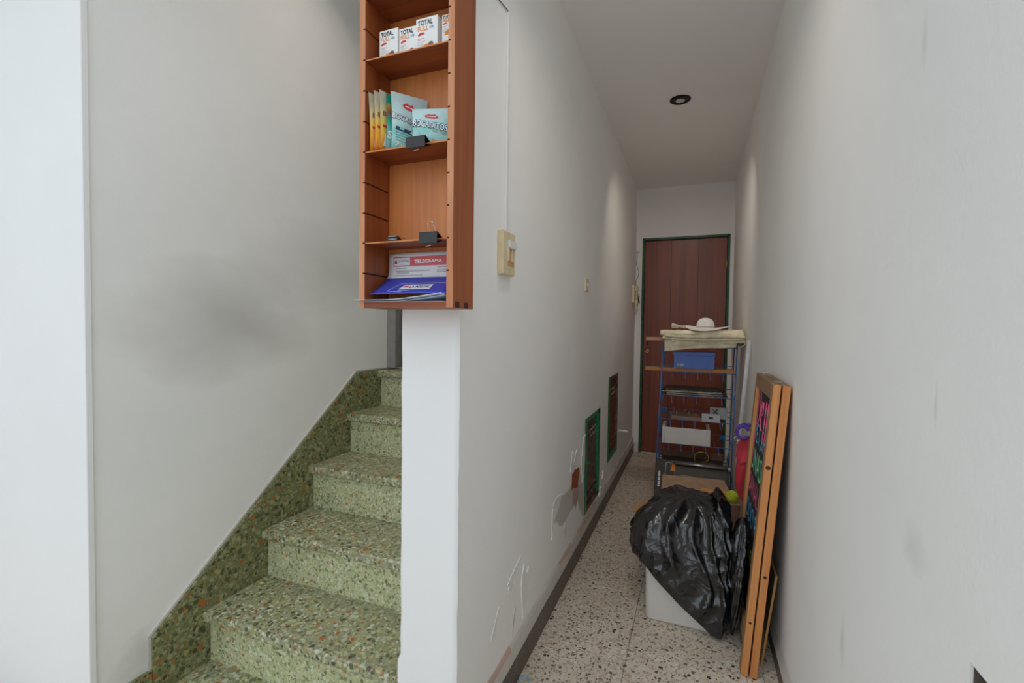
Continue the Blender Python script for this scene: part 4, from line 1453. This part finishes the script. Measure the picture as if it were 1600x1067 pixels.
bm = bm_new()
def b2(u, v):
    a = 2 * math.pi * u
    z = 0.085 + 0.40 * v
    rr = max(0.0, math.sin(math.pi * min(1, 0.10 + v * 0.90))) ** 0.45
    d = (0.010 * ridged(Vector((math.cos(a) * 1.6, math.sin(a) * 1.6, v * 0.8)), 2.4) + 0.004 * ridged(Vector((math.cos(a), math.sin(a), v * 5)), 3)) * min(1, rr * 2)
    x = 0.156 + 0.030 * v + (0.030 * rr + d) * math.cos(a)
    y = 1.965 + 0.0 * v + (0.105 * rr + d) * math.sin(a)
    return (max(0.147, min(x, face_x(z) - 0.002)), y, z)
grid(bm, b2, 80, 60)
finish('gathered_side', bm, 'bag', bag)
bm = bm_new()
def b3(u, v):
    a = 2 * math.pi * u
    z = 0.012 + 0.10 * v
    r = 0.014 * max(0.0, math.sin(math.pi * min(1, 0.05 + 0.9 * v))) ** 0.6 * (1 + 0.3 * noise.noise(Vector((math.cos(a) * 2, math.sin(a) * 2, v * 4))))
    return (max(0.1475, 0.158 + r * math.cos(a)), 1.99 + r * 1.3 * math.sin(a), z)
grid(bm, b3, 20, 20)
finish('hanging_corner', bm, 'bag', bag)

# cardboard strip sticking out behind the bag
bm = bm_new()
e = Vector((0.80, 0.59))
d = Vector((0.59, -0.81))
p1 = Vector((-0.288, 0.272))
c4 = [p1, p1 + e * 0.085, p1 + e * 0.085 + d * 0.385, p1 + d * 0.325]
prism(bm, [tuple(c) for c in c4], 'Y', 2.485, 2.491)
finish('cardboard_strip', bm, 'carton_light', None, label='tan cardboard strip sticking out behind the black bag', cat='cardboard')

# ================================================================== CARTONS IN FRONT OF THE RACK
t = thing('cardboard_box', 'closed brown cardboard box with taped flaps behind the black bag', 'box', (0.01, 3.0, 0))
BOXC = [(-0.162, 2.791), (0.206, 2.915), (0.186, 3.172), (-0.178, 3.140)]
bm = bm_new()
prism(bm, BOXC, 'Z', 0.0005, 0.262)
bevel(bm, 0.003, 1)
finish('box_body', bm, 'carton', t)
def bl(a, b, k):
    return (a[0] + (b[0] - a[0]) * k, a[1] + (b[1] - a[1]) * k)
for k0, k1, dz in ((0.0, 0.60, 0.003), (0.615, 1.0, 0.0)):
    bm = bm_new()
    q = [bl(BOXC[0], BOXC[3], k0), bl(BOXC[1], BOXC[2], k0), bl(BOXC[1], BOXC[2], k1), bl(BOXC[0], BOXC[3], k1)]
    prism(bm, q, 'Z', 0.2622, 0.2665 + dz)
    finish('top_flap', bm, 'carton', t)
t = thing('small_carton', 'small upright orange-tan carton in front of the brown cardboard box', 'box', (0.12, 2.83, 0))
bm = bm_new()
rbox(bm, 0.052, 0.183, 2.80, 2.845, 0.0005, 0.305, 0.002, 1)
finish('carton_body', bm, 'carton_orange', t)
bm = bm_new()
rbox(bm, 0.052, 0.183, 2.7985, 2.7998, 0.262, 0.264, 0.0004, 1)
finish('carton_seam', bm, 'carton_dark', t)
t = thing('small_carton', 'narrow dark carton under the lime tennis ball', 'box', (0.22, 2.8, 0))
bm = bm_new()
rbox(bm, 0.187, 0.247, 2.765, 2.85, 0.0005, 0.256, 0.002, 1)
finish('carton_body', bm, 'carton_dark', t)
bm = bm_new()
rbox(bm, 0.188, 0.246, 2.766, 2.849, 0.2562, 0.258, 0.0006, 1)
finish('carton_lid', bm, 'carton', t)
t = thing('tennis_ball', 'lime-yellow tennis ball perched on a narrow carton', 'ball', (0.207, 2.80, 0.258))
bm = bm_new()
bmesh.ops.create_uvsphere(bm, u_segments=28, v_segments=18, radius=0.033, matrix=Matrix.Translation((0.207, 2.80, 0.2915)))
smooth_all(bm)
finish('felt', bm, 'ball', t)
bm = bm_new()
pts = []
for k in range(48):
    a = 2 * math.pi * k / 48
    v = Vector((math.cos(a) * 1.0 + 0.33 * math.cos(3 * a), math.sin(a) - 0.33 * math.sin(3 * a), 0.95 * math.sin(2 * a))).normalized() * 0.0331
    v.rotate(Matrix.Rotation(1.2, 3, 'X'))
    pts.append(v + Vector((0.207, 2.80, 0.2915)))
tube(bm, pts, 0.0011, 5, closed=True)
finish('seam', bm, 'white_ink', t)

# black flat carton leaning back against the rack
t = thing('flat_black_carton', 'flat black printed carton leaning back behind the brown cardboard box', 'box', (0, 3.195, 0.034), (-math.radians(38), 0, 0))
CW0, CW1, CL = -0.237, 0.224, 0.335
bm = bm_new()
rbox(bm, CW0, CW1, 0, 0.05, 0, CL, 0.002, 1)
lfin('carton_body', bm, 'black_card', t)
X, U = (1, 0, 0), (0, 0, 1)
yv = -0.0006
ldecal('print_panel', [(-0.12, yv, 0.02), (0.21, yv, 0.02), (0.21, yv, 0.295), (-0.12, yv, 0.295)], 'charcoal_card', t)
ldecal('print_panel', [(-0.14, yv - 0.0003, 0.255), (-0.108, yv - 0.0003, 0.255), (-0.108, yv - 0.0003, 0.308), (-0.128, yv - 0.0003, 0.308)], 'orange_ink', t)
def rule(pts):
    for a, b in zip(pts, pts[1:]):
        bm = bm_new()
        tube(bm, [(a[0], yv - 0.001, a[1]), (b[0], yv - 0.001, b[1])], 0.0016, 4)
        lfin('white_rule', bm, 'white_ink', t)
rule([(-0.172, 0.20), (-0.168, 0.312), (-0.108, 0.312)])
rule([(-0.065, 0.20), (-0.065, 0.232), (0.17, 0.218)])
for k, hgt in enumerate((0.010, 0.013, 0.007, 0.012, 0.009, 0.013, 0.011, 0.008)):
    ldecal('white_mark', [(-0.216, yv - 0.0006, 0.135 + k * 0.0145), (-0.203, yv - 0.0006, 0.135 + k * 0.0145), (-0.203, yv - 0.0006, 0.135 + k * 0.0145 + hgt), (-0.216, yv - 0.0006, 0.135 + k * 0.0145 + hgt)], 'white_ink', t)
ldecal('blue_strip', [(0.03, yv - 0.0006, 0.205), (0.16, yv - 0.0006, 0.200), (0.16, yv - 0.0006, 0.207), (0.03, yv - 0.0006, 0.213)], 'paper_pale', t)

t = thing('metal_tube', 'silver metal tube resting across the top of the black carton', 'tube', (0.05, 3.37, 0.28))
bm = bm_new()
tube(bm, [(-0.125, 3.372, 0.287), (0.222, 3.372, 0.283)], 0.0095, 16)
finish('tube_body', bm, 'silver', t)
bm = bm_new()
tube(bm, [(0.221, 3.372, 0.283), (0.236, 3.368, 0.2825)], 0.0125, 16)
finish('tube_collar', bm, 'grey_metal', t)

# ================================================================== BLUE WIRE RACK
RYF, RYB = 3.480, 3.735
def xl(z): return -0.213 + (z - 1.077) * 0.034
def xr(z): return 0.263 + (z - 1.077) * 0.0205
rack = thing('wire_rack', 'blue coated wire display rack with hooks standing before the brown door', 'rack', (0.02, 3.61, 0))
for fx in (xl, xr):
    for y in (RYF, RYB):
        bm = bm_new()
        tube(bm, [(fx(0), y, 0.0), (fx(0.6), y, 0.6), (fx(1.118), y, 1.118)], 0.0042, 8)
        finish('post', bm, 'rack_blue', rack)
LEV = [1.077, 0.902, 0.735, 0.566, 0.395, 0.225]
for li, z in enumerate(LEV):
    a, b = xl(z), xr(z)
    for y in (RYF - 0.004, RYB):
        bm = bm_new()
        tube(bm, [(a, y, z), (b, y, z)], 0.0030, 6)
        rail = finish('shelf_rail', bm, 'rack_blue', rack)
        if y < RYB and 0 < li < 5:
            for k in range(5):
                x = a + 0.078 + 0.0805 * k
                bm = bm_new()
                tube(bm, [(x, y, z - 0.002), (x, y - 0.004, z - 0.012), (x, y - 0.004, z - 0.030), (x + 0.002, y - 0.008, z - 0.042), (x + 0.003, y - 0.016, z - 0.047), (x + 0.003, y - 0.024, z - 0.042)], 0.0024, 6)
                finish('hook', bm, 'rack_blue', rail)
    for fx in (a, b):
        bm = bm_new()
        tube(bm, [(fx, RYF, z), (fx, RYB, z)], 0.0026, 6)
        finish('side_rail', bm, 'rack_blue', rack)
    for k in range(1, 9):
        x = a + (b - a) * k / 9
        bm = bm_new()
        tube(bm, [(x, RYF - 0.004, z - 0.0005), (x, RYB, z - 0.0005)], 0.0015, 5)
        finish('shelf_wire', bm, 'rack_blue', rack)
    bm = bm_new()
    tube(bm, [(a, RYB - 0.002, z + 0.034), (b, RYB - 0.002, z + 0.034)], 0.0024, 6)
    finish('back_rail', bm, 'rack_blue', rack)
def rclip(x, z):
    bm = bm_new()
    rbox(bm, x - 0.017, x + 0.017, RYB - 0.010, RYB - 0.004, z - 0.014, z + 0.014, 0.002, 1)
    c = finish('corner_clip', bm, 'clip_blue', rack)
    bm = bm_new()
    lathe(bm, [(0.004, 0.0), (0.004, -0.0012)], (x, RYB - 0.010, z), 'Y', 10)
    finish('clip_hole', bm, 'grey_dark', c)
for x, z in ((-0.205, 0.590), (0.200, 0.580), (0.200, 0.412), (-0.222, 0.252), (-0.015, 0.240), (0.195, 0.235), (-0.19, 1.09), (0.205, 1.085)):
    rclip(x, z)

# ------------------------------------------------------------------ boards, cloth and hat on top
bm = bm_new()
rbox(bm, -0.332, 0.268, 3.478, 3.62, 1.1185, 1.141, 0.002, 1)
finish('wood_plank', bm, 'board_pink', None, label='pinkish wooden plank on the rack top under the cream cloth', cat='plank')
cloth = thing('folded_cloth', 'thick folded cream cloth draped over the rack top', 'cloth', (0.04, 3.52, 1.142))
def drape(x0, x1, yb, yf, zt, hemL, hemR, ph, sag):
    def fn(u, v):
        x = x0 + (x1 - x0) * u
        hem = hemL + (hemR - hemL) * u
        L1 = yb - yf
        r = 0.022
        L2 = zt - hem
        s = v * (L1 + L2)
        w = 0.006 * noise.noise(Vector((u * 7, v * 5, ph))) + 0.004 * noise.noise(Vector((u * 22, v * 9, ph)))
        if s < L1:
            y, z = yb - s, zt + sag * math.sin(u * 3.2 + ph) * 0.3
            y2 = y
            if y - yf < r:
                z -= (r - (y - yf)) ** 2 / (2 * r)
            return (x, y2, z + w)
        k = (s - L1) / L2
        zz = zt - r / 2 - (L2 - r / 2) * k
        return (x + 0.010 * k * math.sin(ph * 3), yf - 0.006 * math.sin(k * math.pi * 2.2 + ph) + w * 1.4 - 0.004 * k, zz + 0.004 * math.sin(u * 6 + ph))
    return fn
for args in ((-0.165, 0.296, 3.66, 3.418, 1.160, 1.112, 1.116, 0.4, 0.01), (-0.205, 0.298, 3.67, 3.406, 1.172, 1.131, 1.128, 1.7, 0.01),
             (-0.200, 0.296, 3.68, 3.398, 1.183, 1.148, 1.145, 2.9, 0.01), (-0.228, 0.290, 3.66, 3.404, 1.191, 1.166, 1.162, 4.3, 0.012)):
    bm = bm_new()
    grid(bm, drape(*args), 40, 30, thick=0.005)
    finish('cloth_fold', bm, 'cream_cloth', cloth)
bm = bm_new()
grid(bm, drape(-0.200, 0.250, 3.60, 3.424, 1.148, 1.050, 1.088, 5.2, 0.01), 40, 30, thick=0.004)
finish('front_flap', bm, 'cream_cloth', cloth)
bm = bm_new()
def roll(u, v):
    a = math.radians(-100 + 250 * u)
    x = 0.278 + 0.026 * math.cos(a)
    z = 1.140 + 0.034 * math.sin(a) - 0.03 * (1 - v) * 0.5
    return (min(x, 0.3005), 3.405 + 0.22 * v + 0.006 * math.sin(v * 9 + u * 5), z)
grid(bm, roll, 20, 12, thick=0.004)
finish('rolled_end', bm, 'cream_cloth', cloth)

hat = thing('sun_hat', 'white round-crowned hat with wide brim lying on the cream cloth', 'hat', (0.062, 3.50, 1.19))
HC = Vector((0.062, 3.50, 1.214))
bm = bm_new()
lathe(bm, [(0.059, 0.0), (0.0585, 0.014), (0.055, 0.034), (0.046, 0.051), (0.032, 0.062), (0.015, 0.067), (0.002, 0.068)], HC, 'Z', 32)
finish('crown', bm, 'white_cloth', hat)
bm = bm_new()
lathe(bm, [(0.0592, 0.004), (0.0605, 0.006), (0.0605, 0.010), (0.0590, 0.012)], HC, 'Z', 32)
finish('hat_band', bm, 'offwhite_cloth', hat)
bm = bm_new()
def brim(u, v):
    a = 2 * math.pi * u
    r = 0.056 + 0.080 * v
    return (min(HC.x + 0.01 + r * math.cos(a) * 1.05, 0.29), HC.y + r * math.sin(a), HC.z + 0.002 + 0.012 * v * math.cos(a * 2 + 0.5) - 0.010 * v * math.sin(a) * -1 - 0.004)
grid(bm, brim, 48, 6, thick=0.003)
finish('brim', bm, 'white_cloth', hat)
bm = bm_new()
def bund(u, v):
    a = 2 * math.pi * u
    c = lerp_list([(0, (-0.155, 3.47, 1.226)), (0.5, (-0.110, 3.475, 1.222)), (1, (-0.066, 3.48, 1.217))], v)
    r = 0.020 * (1 + 0.25 * noise.noise(Vector((math.cos(a) * 2, math.sin(a) * 2, v * 6)))) * (0.75 + 0.35 * math.cos(v * 5))
    if v in (0, 1):
        r *= 0.3
    return (c.x + 0.2 * r * math.cos(a), c.y + r * math.cos(a) * 1.2, c.z + r * math.sin(a) * 0.85)
grid(bm, bund, 22, 18)
finish('rolled_rag', bm, 'offwhite_cloth', None, label='small rolled off-white rag beside the white hat', cat='rag')

# second board with the shoe box
bm = bm_new()
box(bm, -0.332, 0.250, 3.486, 3.60, 0.9062, 0.928)
for f in bm.faces:
    if f.normal.z > 0.8:
        f.material_index = 1
finish('wood_plank', bm, ['board_orange', 'board_grey'], None, label='orange-edged plank with grey top under the blue shoe box', cat='plank')
t = thing('shoe_box', 'blue lidded shoe box printed ASH on the orange-edged plank', 'box', (-0.005, 3.53, 0.928))
bm = bm_new()
rbox(bm, -0.137, 0.125, 3.468, 3.595, 0.9285, 1.030, 0.001, 1)
finish('box_body', bm, 'shoebox', t)
bm = bm_new()
rbox(bm, -0.142, 0.130, 3.463, 3.60, 1.020, 1.046, 0.002, 1)
finish('box_lid', bm, 'shoebox', t)
letters('ASH', 0.030, (-0.118, 3.4672, 0.944), (1, 0, 0), (0, 0, 1), 'news_white', t, bold=0.0012, fit=0.046)

# ------------------------------------------------------------------ stack of newspapers and magazines on the third shelf
random.seed(3)
zz = LEV[2] + 0.0035
COV = [('news_white', 'news_dark', 'white-edged magazine at the bottom of the stack on the blue rack'),
       ('news_dark', 'news_yellow', 'dark magazine with yellow spine corner, second from the bottom of the stack'),
       ('news_white', 'news_dark', 'white-edged magazine, third from the bottom of the stack'),
       ('news_dark', 'news_dark', 'black magazine in the middle of the stack, fourth from the bottom'),
       ('news_white', 'news_yellow', 'pale magazine with yellow corner, third from the top of the stack'),
       ('news_white', 'news_dark', 'white-edged magazine directly under the top dark one'),
       ('news_dark', 'news_dark', 'dark-covered magazine on top of the stack on the blue rack')]
for k, (pm, cm, lab) in enumerate(COV):
    th = random.uniform(0.005, 0.0075)
    x0 = -0.205 + random.uniform(-0.01, 0.02) + (0.02 if k < 3 else 0)
    x1 = 0.172 + random.uniform(-0.01, 0.012) + (0.030 if k < 2 else 0)
    t = thing('magazine', lab, 'magazine', ((x0 + x1) / 2, 3.57, zz), group='magazines stacked on the blue rack')
    bm = bm_new()
    wob = random.uniform(0, 6)
    def pg(u, v, zz=zz, th=th):
        return (x0 + (x1 - x0) * u, 3.462 + random.uniform(0, 0.0) + 0.20 * v, zz + th * 0.85 + 0.0 * math.sin(u * 5 + wob))
    box(bm, x0, x1, 3.466 + random.uniform(-0.006, 0.006), 3.70, zz, zz + th - 0.0012)
    finish('pages', bm, pm, t)
    bm = bm_new()
    box(bm, x0 - 0.001, x1 + 0.001, 3.465, 3.702, zz + th - 0.0011, zz + th - 0.0002)
    finish('cover', bm, 'news_dark', t)
    if cm == 'news_yellow':
        bm = bm_new()
        box(bm, x0 + 0.014, x0 + 0.040, 3.4575, 3.4592, zz + 0.0005, zz + th)
        finish('yellow_corner', bm, 'news_yellow', t)
    zz += th + 0.0004
bm = bm_new()
def top(u, v):
    return (-0.200 + 0.37 * u, 3.47 + 0.22 * v, zz + 0.001 + 0.010 * math.sin(v * math.pi) * (0.5 + 0.5 * math.sin(u * 9)) ** 1.2)
grid(bm, top, 30, 10, thick=0.001)
finish('newspaper', bm, 'news_dark', None, label='loose rumpled dark newspaper sheet on top of the magazine stack', cat='newspaper')

# ------------------------------------------------------------------ fourth shelf: wooden block with screws, two metal plates
Z4 = LEV[3] + 0.0032
t = thing('wood_block', 'brown wooden block with upright screws and orange front edge', 'block', (-0.05, 3.55, Z4))
bm = bm_new()
prism(bm, [(-0.146, 3.47), (0.052, 3.47), (0.022, 3.66), (-0.168, 3.66)], 'Z', Z4, Z4 + 0.022)
for f in bm.faces:
    f.material_index = 1 if f.normal.y > 0.8 or f.normal.y < -0.8 else 0
finish('block_body', bm, ['block_brown', 'board_pink'], t)
for x, y in ((-0.112, 3.50), (-0.030, 3.50), (-0.130, 3.62), (-0.060, 3.62)):
    bm = bm_new()
    tube(bm, [(x, y, Z4 + 0.022), (x, y, Z4 + 0.050)], 0.003, 8)
    tube(bm, [(x, y, Z4 + 0.050), (x, y, Z4 + 0.054)], 0.0042, 8)
    finish('screw', bm, 'screw', t)
bm = bm_new()
lathe(bm, [(0.013, 0.0), (0.013, 0.004), (0.010, 0.006)], (0.018, 3.56, Z4 + 0.022), 'Z', 14)
finish('orange_plug', bm, 'carton_orange', t)
t = thing('metal_plate', 'pale grey wall plate with dark slot standing before the wooden block', 'plate', (0.11, 3.463, Z4))
bm = bm_new()
rbox(bm, 0.053, 0.168, 3.458, 3.464, Z4 - 0.0005, Z4 + 0.056, 0.001, 1)
finish('plate_body', bm, 'grey_metal', t)
bm = bm_new()
rbox(bm, 0.098, 0.124, 3.4565, 3.4582, Z4 + 0.024, Z4 + 0.036, 0.0005, 1)
finish('slot', bm, 'grey_dark', t)
t = thing('metal_plate', 'pale grey wall plate with crossed mark standing at the back of the shelf', 'plate', (0.16, 3.60, Z4))
bm = bm_new()
rbox(bm, 0.108, 0.220, 3.60, 3.606, Z4 - 0.0005, Z4 + 0.082, 0.001, 1)
finish('plate_body', bm, 'grey_metal', t)
for q in ([(0.122, 0.035), (0.150, 0.074), (0.168, 0.074), (0.142, 0.035)], [(0.118, 0.068), (0.124, 0.070), (0.165, 0.034), (0.155, 0.034)]):
    decal('cross_mark', [(a, 3.5994 - i * 0, Z4 + b) for i, (a, b) in enumerate(q)], 'block_brown' if q[0][0] > 0.12 else 'grey_dark', t)

# fifth shelf: white drawer front with two sides
Z5 = LEV[4] + 0.0032
t = thing('white_drawer', 'white metal drawer front with two side arms on the blue rack', 'drawer', (-0.05, 3.56, Z5))
bm = bm_new()
rbox(bm, -0.205, 0.110, 3.462, 3.472, Z5, Z5 + 0.113, 0.0015, 1)
fr = finish('drawer_front', bm, 'bin_white', t)
for x in (-0.186, 0.089):
    bm = bm_new()
    box(bm, x - 0.0008, x + 0.0008, 3.4608, 3.4622, Z5 + 0.001, Z5 + 0.112)
    finish('panel_line', bm, 'grey_ink', fr)
for x in (-0.196, 0.098):
    bm = bm_new()
    rbox(bm, x - 0.010, x + 0.010, 3.4722, 3.70, Z5 + 0.03, Z5 + 0.113, 0.0015, 1)
    finish('side_arm', bm, 'bin_white', t)
bm = bm_new()
lathe(bm, [(0.003, 0.0), (0.003, -0.0012)], (-0.190, 3.4618, Z5 + 0.018), 'Y', 10)
finish('rivet', bm, 'screw', fr)

# bottom shelf: dark cardboard and a black collar with yellow edging
Z6 = LEV[5] + 0.0032
bm = bm_new()
box(bm, -0.215, 0.205, 3.690, 3.698, Z6, Z6 + 0.075)
finish('cardboard_sheet', bm, 'carton_dark', None, label='brown cardboard sheet upright along the back of the lowest rack shelf', cat='cardboard')
bm = bm_new()
box(bm, -0.21, 0.20, 3.50, 3.66, Z6, Z6 + 0.030)
finish('dark_folder', bm, 'black_card', None, label='flat dark folder lying on the lowest rack shelf behind the black carton', cat='folder')
t = thing('leather_collar', 'black leather collar with yellow edging on the lowest rack shelf', 'collar', (0.07, 3.56, Z6 + 0.03))
path = []
for k in range(25):
    a = math.radians(200 - 230 * k / 24)
    path.append((0.058 + 0.046 * math.cos(a), 3.55, Z6 + 0.074 + 0.040 * math.sin(a)))
path = [(0.015, 3.55, Z6 + 0.036)] + path[1:] + [(0.06, 3.545, Z6 + 0.040), (0.15, 3.54, Z6 + 0.036)]
bm = bm_new()
ribbon(bm, path, 0.05, 0.012, (0, 1, 0))
finish('collar_band', bm, 'leather', t)
bm = bm_new()
tube(bm, [(a, b - 0.026, c) for a, b, c in path], 0.003, 6)
finish('yellow_edging', bm, 'tape_yellow', t)
